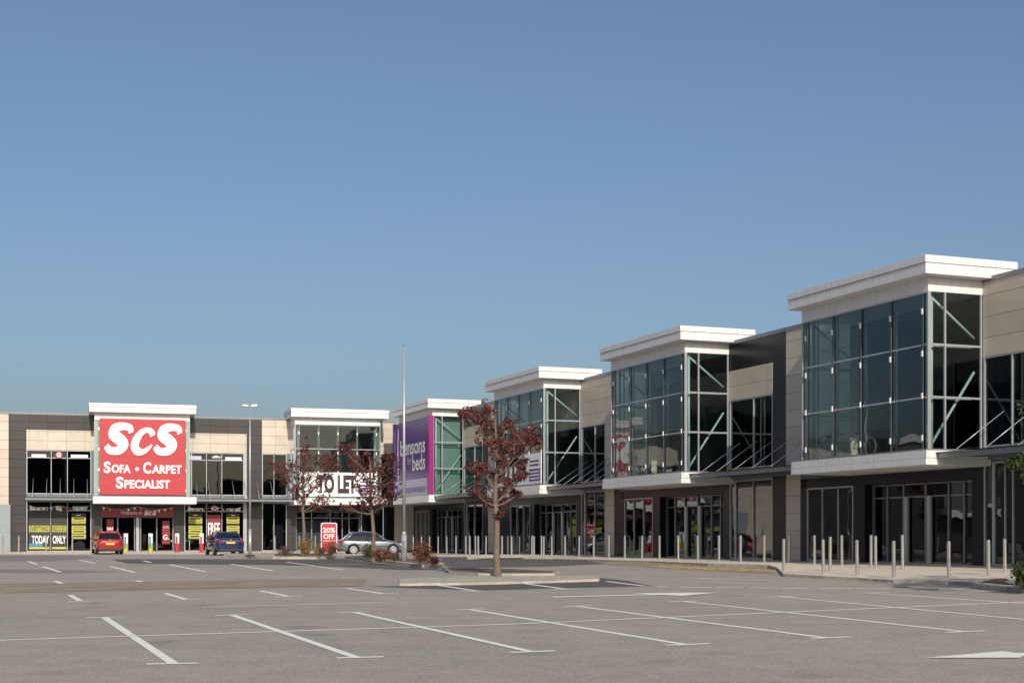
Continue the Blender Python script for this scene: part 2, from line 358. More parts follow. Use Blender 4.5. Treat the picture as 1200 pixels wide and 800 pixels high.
for a, b in [((172,778),(232,777)),((395,771),(450,769.5)),((598,764.3),(651,762.3)),((780,756),(832,754)),((950,748),(997,746.2)),((1108,741),(1155,739)),
             ((100,723.6),(142,722.6)),((252,721),(292,719.8)),((396,717.9),(430,716.8)),((534,714.6),(568,713.2)),((660,710.6),(694,709.4)),((783,704.9),(818,703.8)),((898,699.4),(930,698.4)),((1003,695),(1040,694)),
             ((78,704.8),(110,704)),((205,702.6),(235,701.6)),((323,699),(355,697.8)),((438,696),(467,694.8)),((57,681.3),(80,680.8)),((240,669.8),(252,669.5)),((399,676.6),(416,676.4)),
             ((253,678.6),(261,678.3)),((545,692.8),(568,692.3)),((650,690.4),(688,689.6)),((332,676.5),(364,676.6)),((373,661.3),(430,660.4)),((1100,691),(1135,690.4))]:
    mark(a, b, .15)
mark((-80,752.5),(600,731.2), .14, name='aisle_line'); mark((600,731.2),(1240,703.4), .14, name='aisle_line'); mark((237,711.2),(455,706.4), .14, name='aisle_line')
for a, b in [((770,687.2),(784,687.4)),((797,687.6),(834,688)),((839,688.1),(872,688.4)),((877,688.5),(912,688.9)),((917,689),(946,689.2)),((960,689.3),(999,689.4)),((1003,689.6),(1044,689.8)),((1050,689.8),(1088,689.8)),((1101,689.6),(1133,689.5))]:
    mark(a, b, .24, name='give_way_dash')
def arrow(pts): sheet('painted_arrow', px(*pts), .012, M['white_line'])
arrow([(648,700.2),(648,699.2),(760,696.4),(742,695.2),(842,694.3),(800,698.2),(775,697)])
arrow([(1083,771.2),(1175,763.2),(1192,765.6),(1330,758.5),(1335,763.5),(1198,769.4),(1196,771)])
for i, xx in enumerate(range(770, 905, 19)):
    mark((xx, 662.0 + i * .75), (xx + 27, 666.2 + i * .55), .17, 'yellow_line', 'yellow_hatching')
    mark((xx + 27, 662.4 + i * .75), (xx, 665.6 + i * .6), .17, 'yellow_line', 'yellow_hatching')
mark((690,656.9),(912,661.8), .1, 'yellow_line', 'yellow_line')
mark((500,653.4),(518,655.6), .14, name='bay_line')

# footway strip along the shop fronts: from the kerb up to the floor level at the wall
def footway(kerb, wall, name='footway'):
    m = MB(); n = len(kerb)
    for i in range(n):
        k3, w3 = kerb[i], wall[i]
        for j in range(5): m.v.append(tuple(k3.lerp(w3, j / 4)))
        m.v.append((k3.x, k3.y, k3.z - .4))
    for i in range(n - 1):
        for j in range(4): m.f.append((i * 6 + j, (i + 1) * 6 + j, (i + 1) * 6 + j + 1, i * 6 + j + 1)); m.m.append(0)
        m.f.append((i * 6, i * 6 + 5, (i + 1) * 6 + 5, (i + 1) * 6)); m.m.append(1)
    m.build(name, [M['pave'], M['kerb']], kind='structure')
OR = Vector((13.67, 48, 0)); EX = Vector((.3648, -.9311, 0)); EY = Vector((.9311, .3648, 0)); AR = math.atan2(EX.y, EX.x)
OL = Vector((-29.26, 100.3, 0)); LXv = Vector((.9576, .2882, 0)); LYv = Vector((-.2882, .9576, 0)); AL = math.atan2(LXv.y, LXv.x)
def lx(pxv, b, fr='R'):
    O, ex, ey = (OR, EX, EY) if fr == 'R' else (OL, LXv, LYv)
    k = (pxv - CX) / F; p = O + ey * b
    return (p.x - k * p.y) / (k * ex.y - ex.x)
def zy(py, a, b, fr='R'):
    O, ex, ey = (OR, EX, EY) if fr == 'R' else (OL, LXv, LYv)
    return CZ + (HY - py) * (O + ex * a + ey * b).y / F
kr = [(487,650.3,-.945),(545,650.8,-.95),(548,654,-.97),(606,653.6,-.97),(648,653.8,-.97),(700,655.2,-.975),(760,656.9,-.98),(830,659.6,-.985),(900,661.4,-.992),(911,664.6,-1.055),(918,671.9,-1.135),(965,674.3,-1.15),(1005,676.4,-1.17),(1047,679,-1.19),(1112,680.6,-1.2),(1160,682.4,-1.17)]
kerb = [P(a, b, c + CZ) for a, b, c in kr]
kerb += [P(1230,684.5,-1.15 + CZ) + EX * 0, P(1230,684.5,-1.15 + CZ) + EX * 14]
wall = []
for p in kerb:
    a = (p - OR).dot(EX); wall.append(OR + EX * min(max(a, -66), 25) + EY * 3.2)
for q in wall: q.z = .0
footway(kerb, wall)
kl = [(-200,648.5),(-60,648.3),(0,648.2),(60,648.1),(120,648.1),(200,648.2),(262,648.6),(330,649),(400,649.2),(450,649.6),(487,650.3)]
kerb = [P(a, b, -.945 + CZ) for a, b in kl]; wall = []
for p in kerb:
    a = (p - OL).dot(LXv); wall.append(OL + LXv * min(a, 27.2) + LYv * 3.2)
footway(kerb, wall)

def island(name, pts, h=.12, top=None):
    o = sheet(name, px(*pts), 0, M['kerb'], height=h)
    if top: sheet('planting_bed', px(*top), h + .01, M['soil'])
island('kerbed_island', [(262,652.4),(320,654.6),(390,654.9),(394,652.6),(390,650.2),(320,649.8),(262,650.2)], .12, [(322,653.6),(388,653.9),(390,651.2),(322,651)])
island('kerbed_island', [(404,654.4),(440,658.2),(472,662.4),(495,665.1),(517,665.4),(521,663.4),(512,659.6),(480,656.2),(440,652.6),(407,652.2)], .12, [(409,654.2),(442,657.2),(474,661),(495,663.6),(513,663.8),(516,662.6),(508,660),(480,657.2),(440,653.4)])
island('kerbed_island', [(468,686.2),(560,684.8),(640,682.8),(702,680.6),(700,677),(655,676.7),(560,677.6),(468,680)], .07)
island('kerbed_island', [(519,667.4),(600,668.4),(657,671.9),(650,674.2),(600,674.4),(560,673.9),(526,671.8)], .08, [(524,668),(600,669),(652,672),(646,673.6),(600,673.8),(560,673.3),(531,671.4)])

# ------------------------------------------------------------------ building blocks
def window(root, x0, x1, z0, z1, mull, trans=(), y=2.8, g='shop_glass', fr='alu_light', name='window', seed=0, header=None, fw=.06):
    m = MB()
    xsl = sorted([x0] + list(mull) + [x1]); zs = sorted([z0] + list(trans) + [z1])
    for i, x in enumerate(xsl):
        wd = fw if i in (0, len(xsl) - 1) else fw * .8
        xa, xb = (x, x + wd) if i == 0 else (x - wd, x) if i == len(xsl) - 1 else (x - wd / 2, x + wd / 2)
        m.box(xa, xb, y - .06, y + .08, z0, z1)
    for i, z in enumerate(zs):
        za, zb = (z, z + .06) if i == 0 else (z - .06, z) if i == len(zs) - 1 else (z - .03, z + .03)
        for a, b in zip(xsl[:-1], xsl[1:]): m.box(a + fw, b - fw * .999, y - .045, y + .07, za, zb)
    f = m.build(name, M[fr], root)
    r = random.Random(seed * 31 + 5); q = MB()
    for a, b in zip(xsl[:-1], xsl[1:]):
        for c, d in zip(zs[:-1], zs[1:]):
            t1, t2 = r.uniform(-1, 1) * .0035 * (b - a), r.uniform(-1, 1) * .003 * (d - c)
            q.quad((a + .01, y + t1 + t2, c + .01), (b - .01, y - t1 + t2, c + .01), (b - .01, y - t1 - t2, d - .01), (a + .01, y + t1 - t2, d - .01))
    q.build('pane', M[g], f)
    return f
def tower(root, x0, x1, gl='tower_glass', side='tower_glass', bays=4, il=.26, ir=.5, seed=0, braces=True, wall=2.75, backing=False):
    """canopy roof + fascia + glazed box + base band; front at y=0, main wall at y=wall"""
    m = MB(); m.box(x0, x1, 0, 3.82, 10.06, 10.31); m.box(x0 + .02, x1 - .02, .03, 3.80, 9.69, 10.045)
    m.build('canopy_roof', M['white'], root, bevel=.012)
    bx0, bx1 = x0 + il, x1 - ir
    m = MB(); m.box(bx0, bx1, .5, wall, 9.2, 9.69); m.build('fascia', M['white'], root, bevel=.01)
    m = MB(); m.box(bx0 - .1, bx1 + .43, .08, wall, 3.36, 3.58); m.box(bx0 - .1, bx1 + .43, .1, wall, 3.59, 3.84); m.build('base_band', M['white'], root, bevel=.008)
    m = MB(); m.box(bx0 - .06, bx1 + .39, .14, wall, 3.843, 3.9); m.build('flashing', M['alu'], root)
    z0, z1 = 3.9, 9.2; h = (z1 - z0) / 3; zs = [z0, z0 + h, z0 + 2 * h, z1]
    e = .3; step = (bx1 - bx0 - 2 * e) / bays
    mx = [bx0 + .03, bx0 + e] + [bx0 + e + step * i for i in range(1, bays)] + [bx1 - e, bx1 - .03]
    m = MB()
    m.mi = 1
    for i, x in enumerate(mx[1:-1]):
        m.box(x - .028, x + .028, .5, .54, z0, z1)
    m.mi = 0
    for z in zs[1:3]: m.box(bx0, bx1, .535, .60, z - .028, z + .028)
    for x in (mx[0], mx[-1]): m.box(x - .028, x + .028, .5, .62, z0, z1)
    for x in mx[1:-1]: m.box(x + .03, x + .065, .58, .64, z0, z1)
    for xx in (bx0 + .03, bx1 - .03):
        for yy in (1.2, wall - .06): m.box(xx - .04, xx + .04, yy - .03, yy + .03, z0, z1)
        for z in zs[1:3]: m.box(xx - .025, xx + .025, .63, wall - .09, z - .035, z + .035)
    m.box(bx0, bx1, .49, .63, z1 - .05, z1 - .003)
    f = m.build('tower_frame', [M['alu_light'], M['alu_dark']], root)
    # glass
    r = random.Random(seed); q = MB()
    for a, b in zip(mx[:-1], mx[1:]):
        for c, d in zip(zs[:-1], zs[1:]):
            t1, t2 = r.uniform(-1, 1) * .0028 * (b - a), r.uniform(-1, 1) * .0025 * (d - c)
            q.quad((a, .56 + t1 + t2, c), (b, .56 - t1 + t2, c), (b, .56 - t1 - t2, d), (a, .56 + t1 - t2, d))
    q.build('front_pane', M[gl], f)
    for xx in (bx0 + .035, bx1 - .035):
        q = MB()
        for a, b in ((.57, 1.2), (1.2, wall - .05)):
            for c, d in zip(zs[:-1], zs[1:]):
                t1 = r.uniform(-1, 1) * .003
                q.quad((xx + t1, a, c), (xx - t1, b, c), (xx - t1, b, d), (xx + t1, a, d))
        q.build('side_pane', M[side], f)
    # green steel round columns, rails, diagonals
    for xx, sg in ((bx0 + .3, 1), (bx1 - .3, -1)):
        for yy in (.85,):
            m = MB().tube((xx, yy, z0), (xx, yy, z1 + .4), .065, n=12); m.build('column', M['green_steel'], f, smooth=True)
        for z in zs[1:3]:
            MB().tube((xx, .85, z), (xx, wall - .25, z), .045, n=10).build('rail', M['green_steel'], f, smooth=True)
        if braces:
            MB().tube((xx, .8, 9.1), (xx, wall - .12, 7.75), .048, n=8).build('brace', M['green_steel'], f, smooth=True)
            MB().tube((xx, wall - .12, 6.6), (xx, .72, z0), .048, n=8).build('brace', M['green_steel'], f, smooth=True)
    for x in mx[1:-1][1:-1]:
        MB().tube((x, .75, z0), (x, .75, z1), .035, n=8).build('mullion_post', M['green_steel'], f, smooth=True)
    c0 = None
    for x in mx[1:-1]:
        for z in (4.3,):
            for zz in (4.3, 5.72, 7.14, 8.56):
                if c0 is None:
                    c0 = MB().box(-.035, .035, -.035, .0, -.10, .10).build('glass_clamp', M['clamp'], f); c = c0
                else: c = c0.copy(); COL.objects.link(c)
                c.location = (x, .5, zz)
    # first-floor slab and dark room behind
    m = MB(); m.box(bx0 + .1, bx1 - .1, .7, 9, 3.6, 3.86); m.box(bx0 + .06, bx1 - .06, 9, 9.1, 3.86, 9.5)
    m.box(bx0 - 2, bx0 - 1.9, wall + .4, 9, 3.86, 9.5); m.box(bx1 + 1.9, bx1 + 2, wall + .4, 9, 3.86, 9.5)
    m.build('upper_floor', M['upper_room'], root)
    if backing: MB().box(bx1 - .62, bx1 - .58, .7, wall - .05, z0, z1).build('backing_panel', M['backing'], f)
    return f
def entrance(root, x0, x1, y=2.8, panes=None, light=(), z1=2.95, seed=0, tall=2.45):
    """glazed entrance screen: frame, transom lights, doors"""
    panes = panes or [x0 + (x1 - x0) * i / 6 for i in range(1, 6)]
    window(root, x0, x1, .0, z1, panes, (tall,), y=y + .35, g='shop_glass', fr='alu', name='entrance_screen', seed=seed, fw=.1)
    for x in light:
        MB().box(x - .11, x + .11, y + .2, y + .29, .0, tall).build('door_post', M['alu_light'], root)
def awning(root, x0, x1, rods=4, y0=.55, y1=2.72, z=3.62):
    m = MB()
    m.box(x0, x1, y0, y0 + .09, z - .05, z + .12); m.box(x0, x1, y1 - .1, y1, z - .05, z + .1)
    n = max(2, int((x1 - x0) / 1.1) + 1)
    for i in range(n + 1):
        x = x0 + .04 + (x1 - x0 - .08) * i / n; m.box(x - .03, x + .03, y0 + .09, y1 - .1, z - .03, z + .08)
    f = m.build('awning', M['alu'], root)
    MB().box(x0 + .02, x1 - .02, y0 - .08, y1 - .02, z + .14, z + .155).build('awning_glass', M['awning_glass'], f)
    for i in range(rods):
        x = x0 + (x1 - x0) * (i + .5) / rods
        MB().tube((x, y0 + .12, z + .16), (x, y1 - .02, 5.15), .016, n=8).build('tie_rod', M['alu_light'], f, smooth=True)
    return f
def shell(root, x0, x1, depth=32, y=2.75, top=9.72):
    m = MB(); m.box(x0, x1, y + .3, y + depth, 9.42, 9.5); m.build('roof', M['roof'], root)
    m = MB(); m.box(x0, x1, y + depth, y + depth + .2, 0, top); m.build('rear_wall', M['beige'], root)
    m = MB(); m.box(x0 + .01, x1 - .01, y - .03, y + .32, top - .1, top + .06); m.build('parapet', M['parapet'], root)
    m = MB(); m.box(x0 + .01, x1 - .01, y + .6, y + 12, -.06, .012)
    m.build('shop_floor', M['inside_floor'], root)
    m = MB(); m.box(x0 + .02, x1 - .02, y + 12, y + 12.1, .0, 9.4); m.box(x0 + .02, x1 - .02, y + .32, y + 12, 3.45, 3.6)
    m.box(x0 + .0, x0 + .1, y + .32, y + 12, .0, 9.4); m.box(x1 - .1, x1 - .0, y + .32, y + 12, 0, 9.4)
    m.build('interior', M['inside'], root)
def clad(root, rects, material, name, y=2.75, d=.3):
    for (a, b, c, e) in rects: o = MB().box(a, b, y, y + d, c, e).build(name, M[material], root)
    return o

# ------------------------------------------------------------------ right-hand terrace, four units (local x towards the camera, y inwards)
TX = [0.0, -17.15, -33.5, -53.0]
units = []
RB = [(-12.84, 16.0), (-13.6, 4.31), (-16.0, 2.75), (-11.6, 3.5)]       # extents of each unit relative to its tower corner
names = ['nearest pale retail unit with tall glass corner tower at the right of the row',
         'second retail unit from the right, its glass tower mirroring the red sofa shop sign',
         'third retail unit along the terrace, glass tower with a white to let board',
         'farthest unit of the right terrace, tower glazed in milky green beside the purple sign']
for i, tx in enumerate(TX):
    O = OR + EX * tx
    u = empty('retail_unit', O, AR, label=names[i], cat='shop building', group='retail units in a terrace'); units.append(u)
U1, U2, U3, U4 = units
EDG = [(-12.9, 16.0), (-13.25, 4.25), (-15.25, 3.1), (-11.5, 4.25)]     # left and right end; each starts where the next ends
# make ends meet exactly: unit i spans world-local [TX+l, TX+r]
ends = [16.0, -12.9, -30.4, -48.75, -64.5]
for i, u in enumerate(units):
    r_, l_ = ends[i] - TX[i], ends[i + 1] - TX[i]
    shell(u, l_, r_)
    tower(u, -8.46, 0, gl='tower_glass', seed=i + 3, bays=4, backing=(i == 3))
    # ground floor below the tower
    clad(u, [(-11.75, -.43, 2.97, 3.36), (-1.06, -.43, 0, 2.97), (-8.05, -7.3, 0, 2.97), (-11.8, -11.3, 0, 3.36)] , 'dark_shaded', 'dark_cladding')
    entrance(u, -7.3, -1.06, seed=i, panes=[-6.35, -5.35, -4.05, -2.75, -1.9], light=(-5.1, -3.75))
    window(u, -11.3, -8.05, .0, 2.97, [-10.2, -9.1], seed=i + 9)
    window(u, -.43, 0.05, 0, 3.5, [], seed=i, fr='alu_light')
# unit 1: wall to the right of the tower (out to and past the picture edge), beige pier to its left
clad(U1, [(-.5, 16, 7.08, 9.62), (14.5, 16, 0, 7.08), (9.2, 10.2, 0, 7.08), (-12.9, -11.8, .0, 9.62), (-11.8, -8.2, 3.9, 9.62)], 'beige_wide', 'beige_cladding')
clad(U1, [(-8.2, -.5, 9.3, 9.62)], 'beige_wide', 'beige_cladding')
window(U1, -.45, 9.2, 4.0, 7.08, [.95, 2.6, 4.25, 5.9, 7.5], (), seed=21, g='dark_glass')
window(U1, .05, 9.2, 0, 3.5, [.62, 1.0, 2.6, 4.25, 5.9, 7.5], (), seed=22)
clad(U1, [(.0, 9.2, 3.5, 4.0)], 'spandrel', 'spandrel')
awning(U1, -.15, 9.0, 6)
# generic upper wall near the camera side of towers 2..4
def infill(u, r, dark_top, pier_dark):
    """from tower (x=0) to x=r: two window bays"""
    z = []
    if dark_top:
        clad(u, [(-8.2, r, 8.43, 9.62), (r - pier_dark, r, .0, 8.43)], 'dark_shaded', 'dark_cladding')
        clad(u, [(-.5, r - pier_dark, 7.1, 8.43)], 'beige_wide', 'beige_cladding', y=2.74); e = r - pier_dark
    else:
        clad(u, [(-8.2, r, 7.1, 9.62), (r - pier_dark, r, .0, 7.1)], 'beige_wide', 'beige_cladding'); e = r - pier_dark
    window(u, -.45, e, 4.0, 7.1, [e * .5], (), seed=31, g='dark_glass')
    window(u, .05, e, 0, 3.5, [e * .5], (), seed=32)
    clad(u, [(0, e, 3.5, 4.0)], 'spandrel', 'spandrel')
r2 = ends[1] - TX[1]; infill(U2, r2, True, 1.05); awning(U2, -.15, r2 + 4.3, 6)
r3 = ends[2] - TX[2]; infill(U3, r3, False, .42); awning(U3, -.15, r3 + 4.6, 6)
r4 = ends[3] - TX[3]; infill(U4, r4, True, 1.0); awning(U4, -.15, r4 + 6.8, 8)
# left parts of units 2, 3, 4
for u, l_, pier in ((U2, ends[2] - TX[1], -12.55), (U3, ends[3] - TX[2], -13.9), (U4, ends[4] - TX[3], -11.49)):
    clad(u, [(l_, pier, 0, 9.62), (pier, -8.2, 3.9, 9.62)], 'beige_wide', 'beige_cladding')
    if pier < -11.9: clad(u, [(pier, -11.8, 0, 3.9)], 'dark_shaded', 'dark_cladding')
clad(U2, [(-11.8,-8.2,3.36,3.9)], 'spandrel', 'spandrel'); clad(U3, [(-11.8,-8.2,3.36,3.9)], 'spandrel', 'spandrel'); clad(U1, [(-11.8,-8.2,3.36,3.9)], 'spandrel', 'spandrel')

# ------------------------------------------------------------------ left-hand building: two units
L = lambda p, b=2.75: lx(p, b, 'L')
sofa = empty('retail_unit', OL, AL, label='sofa shop unit on the far left with a huge red sign over its doors', cat='shop building', group='retail units facing the camera')
tolet = empty('retail_unit', OL + LXv * L(307), AL, label='empty unit behind the two purple trees, glass tower over a long to let board', cat='shop building', group='retail units facing the camera')
xe = L(307)
for k in range(4):  # unseen extra towers, added past the left edge for reflections in the row's glass
    xa = -34 - k * 20
    MB().box(xa, xa + 8, 0, 3.8, 9.69, 10.31).build('canopy_roof', M['white'], sofa); MB().box(xa + .3, xa + 7.7, .1, 2.7, 3.36, 3.84).build('base_band', M['white'], sofa)
    MB().box(xa + .3, xa + 7.7, .5, 2.7, 3.9, 9.65).build('tower_frame', M['green_pale' if k % 2 else 'spandrel'], sofa)
    MB().box(xa + 9, xa + 16, 2.70, 2.74, 7.1, 8.5).build('beige_cladding', M['beige'], sofa)
shell(sofa, -120, xe)
T0, T1_ = 0.0, 7.3
tower(sofa, T0, T1_, gl='green_pale', seed=50, il=.38, ir=.42, side='green_pale')
a = lambda p: L(p)
clad(sofa, [(-12, a(10), 0, 9.62)], 'beige', 'beige_cladding'); clad(sofa, [(-120, -12, 0, 9.62)], 'dark', 'dark_cladding')  # the long dark stretch is unseen, added to darken the row's reflections
clad(sofa, [(a(10), a(31), 0, 9.62), (a(31), xe, 8.55, 9.62), (a(289), xe, 0, 8.55), (a(204), a(216), 0, 3.1), (a(107), a(118), 0, 3.1), (a(107), a(216), 3.1, 3.4)], 'dark', 'dark_cladding')
clad(sofa, [(a(31), .5, 7.15, 8.55), (6.8, a(289), 7.15, 8.55)], 'beige', 'beige_cladding', y=2.74)
window(sofa, a(31), a(107), 4.05, 7.15, [a(60), a(79)], (6.6,), g='dark_glass', seed=41)
clad(sofa, [(a(107), .6, 3.4, 7.15), (6.7, a(224), 3.4, 7.15)], 'spandrel', 'spandrel')
window(sofa, a(224), a(286), 4.05, 7.15, [a(242), a(260)], (6.6,), g='dark_glass', seed=44)
clad(sofa, [(a(31), a(107), 3.55, 4.05), (a(224), a(286), 3.55, 4.05)], 'spandrel', 'spandrel', y=2.76)
clad(sofa, [(a(286), a(289), 0, 7.15)], 'alu_light', 'corner_post', y=2.7)
window(sofa, a(31), a(107), 0, 3.55, [a(59.5), a(79)], (2.9,), seed=42)
window(sofa, a(216), a(286), 0, 3.55, [a(222), a(242), a(260)], (2.9,), seed=43)
entrance(sofa, a(118), a(204), panes=[a(138), a(158), a(165), a(184)], light=(a(161.5),), seed=44)
awning(sofa, a(31), a(110), 5); awning(sofa, a(222), xe, 6)
MB().box(a(-20), a(12.5), 2.3, 2.75, 0, 3.3).build('service_cupboard', M['grey_box'], sofa)

wt = (ends, ) 
x_end = L(489) - xe
b_ = lambda p: L(p) - xe
shell(tolet, 0, x_end)
tt0 = L(341, 0) - xe; tt1 = L(456, 0) - xe
tower(tolet, tt0, tt1, seed=61, il=.35, ir=.55)
clad(tolet, [(0, b_(348), 7.15, 9.62), (b_(446), x_end, 7.3, 9.62), (b_(463), x_end, 0, 7.3)], 'beige', 'beige_cladding')
window(tolet, 0, b_(336), 4.05, 7.15, [b_(321)], (), g='dark_glass', seed=62)
window(tolet, 0, b_(336), 0, 3.55, [b_(321)], (), seed=63)
clad(tolet, [(0, b_(336), 3.55, 4.05), (b_(336), b_(348), 3.4, 7.15)], 'spandrel', 'spandrel')
clad(tolet, [(b_(336), b_(347), 0, 3.4), (b_(347), b_(441), 3.0, 3.4)], 'dark', 'dark_cladding')
entrance(tolet, b_(347), b_(423), panes=[b_(366), b_(388), b_(402), b_(410)], seed=64)
window(tolet, b_(423), b_(463), 0, 3.4, [b_(449)], (), seed=65)
window(tolet, b_(446), b_(463), 3.9, 7.3, [b_(455)], (), seed=66, g='dark_glass')
clad(tolet, [(b_(441), b_(463), 3.4, 3.9)], 'spandrel', 'spandrel')
awning(tolet, .02, b_(344), 2)
m = MB(); m.box(b_(349), b_(386), 3.6, 3.7, 0, 2.3); m.build('grey_screen', M['grey_box'], tolet)

# unseen dark shed added behind the camera to darken the window reflections
ob = empty('retail_unit', (5, -38, 0), 0, label='dark retail shed added behind the camera, unseen, to be mirrored in shop windows', cat='shop building')
m = MB(); m.box(-75, 22, -20, 0, -1.2, 15.0); m.box(22, 75, -20, -.01, -1.2, 9.5); m.build('wall', M['dark'], ob)
m = MB(); m.box(-76, 22.5, -21, .8, 15.0, 15.5); m.box(22.6, 76, -21, .8, 9.5, 10); m.build('roof', M['white'], ob)
for i in range(7): MB().box(-66 + i * 20, -58 + i * 20, .0, .1, -.9, 4).build('window', M['dark_glass'], ob)

# ------------------------------------------------------------------ lettering
def text_obj(name, s, size, material, parent, x, y, z, bold=0.0, xs=1.0, shear=0, align='CENTER', ext=.02, zs=1.0, depth=None):
    cu = bpy.data.curves.new(name, 'FONT'); cu.body = s; cu.size = size; cu.align_x = align; cu.align_y = 'CENTER'
    cu.offset = bold; cu.shear = shear; cu.extrude = ext; cu.resolution_u = 3
    t = bpy.data.objects.new('tmp', cu); COL.objects.link(t)
    bpy.context.view_layer.update()
    me = bpy.data.meshes.new_from_object(t.evaluated_get(bpy.context.evaluated_depsgraph_get()))
    bpy.data.objects.remove(t); bpy.data.curves.remove(cu)
    for v in me.vertices: v.co = Vector((v.co.x * xs, -v.co.z, v.co.y * zs))
    me.materials.clear(); me.materials.append(M[material])
    for p in me.polygons: p.material_index = 0
    o = bpy.data.objects.new(name, me); COL.objects.link(o); o.parent = parent; o.location = (x, y, z); return o
def fit(name, s, material, parent, x0, x1, z0, z1, y=-.03, bold=.02, ext=.012):
    o = text_obj(name, s, 1.0, material, parent, 0, y, 0, bold, align='LEFT', ext=0)
    vs = o.data.vertices; a, b = min(v.co.x for v in vs), max(v.co.x for v in vs); c, d = min(v.co.z for v in vs), max(v.co.z for v in vs)
    for v in vs: v.co = Vector((x0 + (v.co.x - a) / (b - a) * (x1 - x0), 0, z0 + (v.co.z - c) / (d - c) * (z1 - z0)))
    return o
def stroke(name, pts, widths, w_, h_, shear, material, parent, x, y, z, ext=.06):
    """thick pen stroke letter in the x-z plane (Catmull-Rom centre line)"""
    P_ = [Vector(p) for p in pts]; P_ = [P_[0] * 2 - P_[1]] + P_ + [P_[-1] * 2 - P_[-2]]
    W_ = [widths[0]] + list(widths) + [widths[-1]]; c = []
    for i in range(1, len(P_) - 2):
        for k in range(6):
            t = k / 6; p0, p1, p2, p3 = P_[i - 1:i + 3]
            q = .5 * ((2 * p1) + (p2 - p0) * t + (2 * p0 - 5 * p1 + 4 * p2 - p3) * t * t + (3 * p1 - p0 - 3 * p2 + p3) * t ** 3)
            c.append((q, W_[i] + (W_[i + 1] - W_[i]) * t))
    c.append((P_[-2], W_[-2])); m = MB()
    def tr(v, yy): return (v.x * w_ + shear * v.y * h_, yy, v.y * h_)
    L_, R_ = [], []
    for i, (q, wd) in enumerate(c):
        d = (c[min(i + 1, len(c) - 1)][0] - c[max(i - 1, 0)][0]).normalized(); n = Vector((-d.y, d.x)) * wd / 2
        n *= 1.1; L_.append(q + n); R_.append(q - n)
    n = len(c)
    for k in range(n): m.v += [tr(L_[k], -.0003 * k), tr(R_[k], -.0003 * k), tr(L_[k], ext), tr(R_[k], ext)]
    for k in range(n - 1):
        a, b = 4 * k, 4 * k + 4
        m.f += [(a, a + 1, b + 1, b), (a, b, b + 2, a + 2), (a + 1, a + 3, b + 3, b + 1)]; m.m += [0] * 3
    m.f += [(0, 2, 3, 1), (4 * n - 4, 4 * n - 3, 4 * n - 1, 4 * n - 2)]; m.m += [0] * 2
    o = m.build(name, M[material], parent); o.location = (x, y, z); return o
S_pts = [(.97,.70),(.90,.84),(.72,.895),(.50,.88),(.30,.80),(.27,.66),(.42,.55),(.62,.44),(.74,.31),(.62,.17),(.40,.115),(.20,.15),(.06,.28)]
S_w = [.17,.20,.20,.25,.30,.32,.33,.33,.32,.28,.22,.21,.18]
C_pts = [(.93,.70),(.84,.84),(.66,.90),(.42,.80),(.25,.55),(.22,.30),(.38,.13),(.62,.13),(.84,.28),(.93,.38)]
C_w = [.20,.20,.17,.22,.30,.30,.26,.18,.11,.07]
def scs(parent, x, y, z, h, ext=.06, kx=.80):
    for (dx, pts, ww, wd, hh) in ((0, S_pts, S_w, .86, 1.0), (.83, C_pts, C_w, .80, .88), (1.64, S_pts, S_w, .86, 1.0)):
        stroke('letter', pts, ww, wd * h * kx / .8, hh * h, .12, 'letter', parent, x + dx * h * kx / .8, y, z, ext)

# red sofa shop sign (front plane of its tower)
ys = .40
sx0, sx1 = lx(117, ys, 'L'), lx(217.5, ys, 'L'); sz0, sz1 = zy(579.5, 3.6, ys, 'L'), zy(491, 3.6, ys, 'L')
sg = empty('shop_sign', OL + LXv * sx0 + LYv * ys + Vector((0, 0, sz0)), AL, label='huge square red sign with white sofa and carpet lettering on the far left tower', cat='sign')
W_, H_ = sx1 - sx0, sz1 - sz0
MB().box(0, W_, 0, .12, 0, H_).build('sign_face', M['red'], sg, bevel=.01)
m = MB()
for k in range(1, 8): m.box(0, W_, -.004, .0, H_ * k / 8 - .006, H_ * k / 8 + .006)
m.build('panel_joint', M['red_dark'], sg)
scs(sg, .24, -.05, H_ * .525, 2.22, .05, .73)
def smallcaps(parent, words, y, z, big, small, x, mat_='letter', bold=.02, xs=.9):
    # words: list of (first letter, rest); laid out left to right from x
    for first, rest in words:
        o = text_obj('lettering', first, big, mat_, parent, x, y, z, bold, xs, align='LEFT'); wv = max(v.co.x for v in o.data.vertices); x += wv + .05
        if rest:
            o = text_obj('lettering', rest, small, mat_, parent, x, y, z - (big - small) * .36, bold, xs, align='LEFT'); wv = max(v.co.x for v in o.data.vertices); x += wv + .28
    return x
def caps(x0, x1, zb, first, rest, share):
    xm = x0 + (x1 - x0) * share
    fit('letter', first, 'letter', sg, W_ * x0, W_ * xm - .04, H_ * zb - .02, H_ * (zb + .150), bold=.035)
    fit('lettering', rest, 'letter', sg, W_ * xm + .02, W_ * x1, H_ * zb, H_ * (zb + .112), bold=.035)
caps(.045, .355, .285, 'S', 'OFA', .28); caps(.50, .955, .285, 'C', 'ARPET', .22); caps(.185, .815, .085, 'S', 'PECIALIST', .15)
MB().tube((W_ * .43, -.03, H_ * .34), (W_ * .43, .0, H_ * .34), .13, n=18).build('letter', M['letter'], sg)
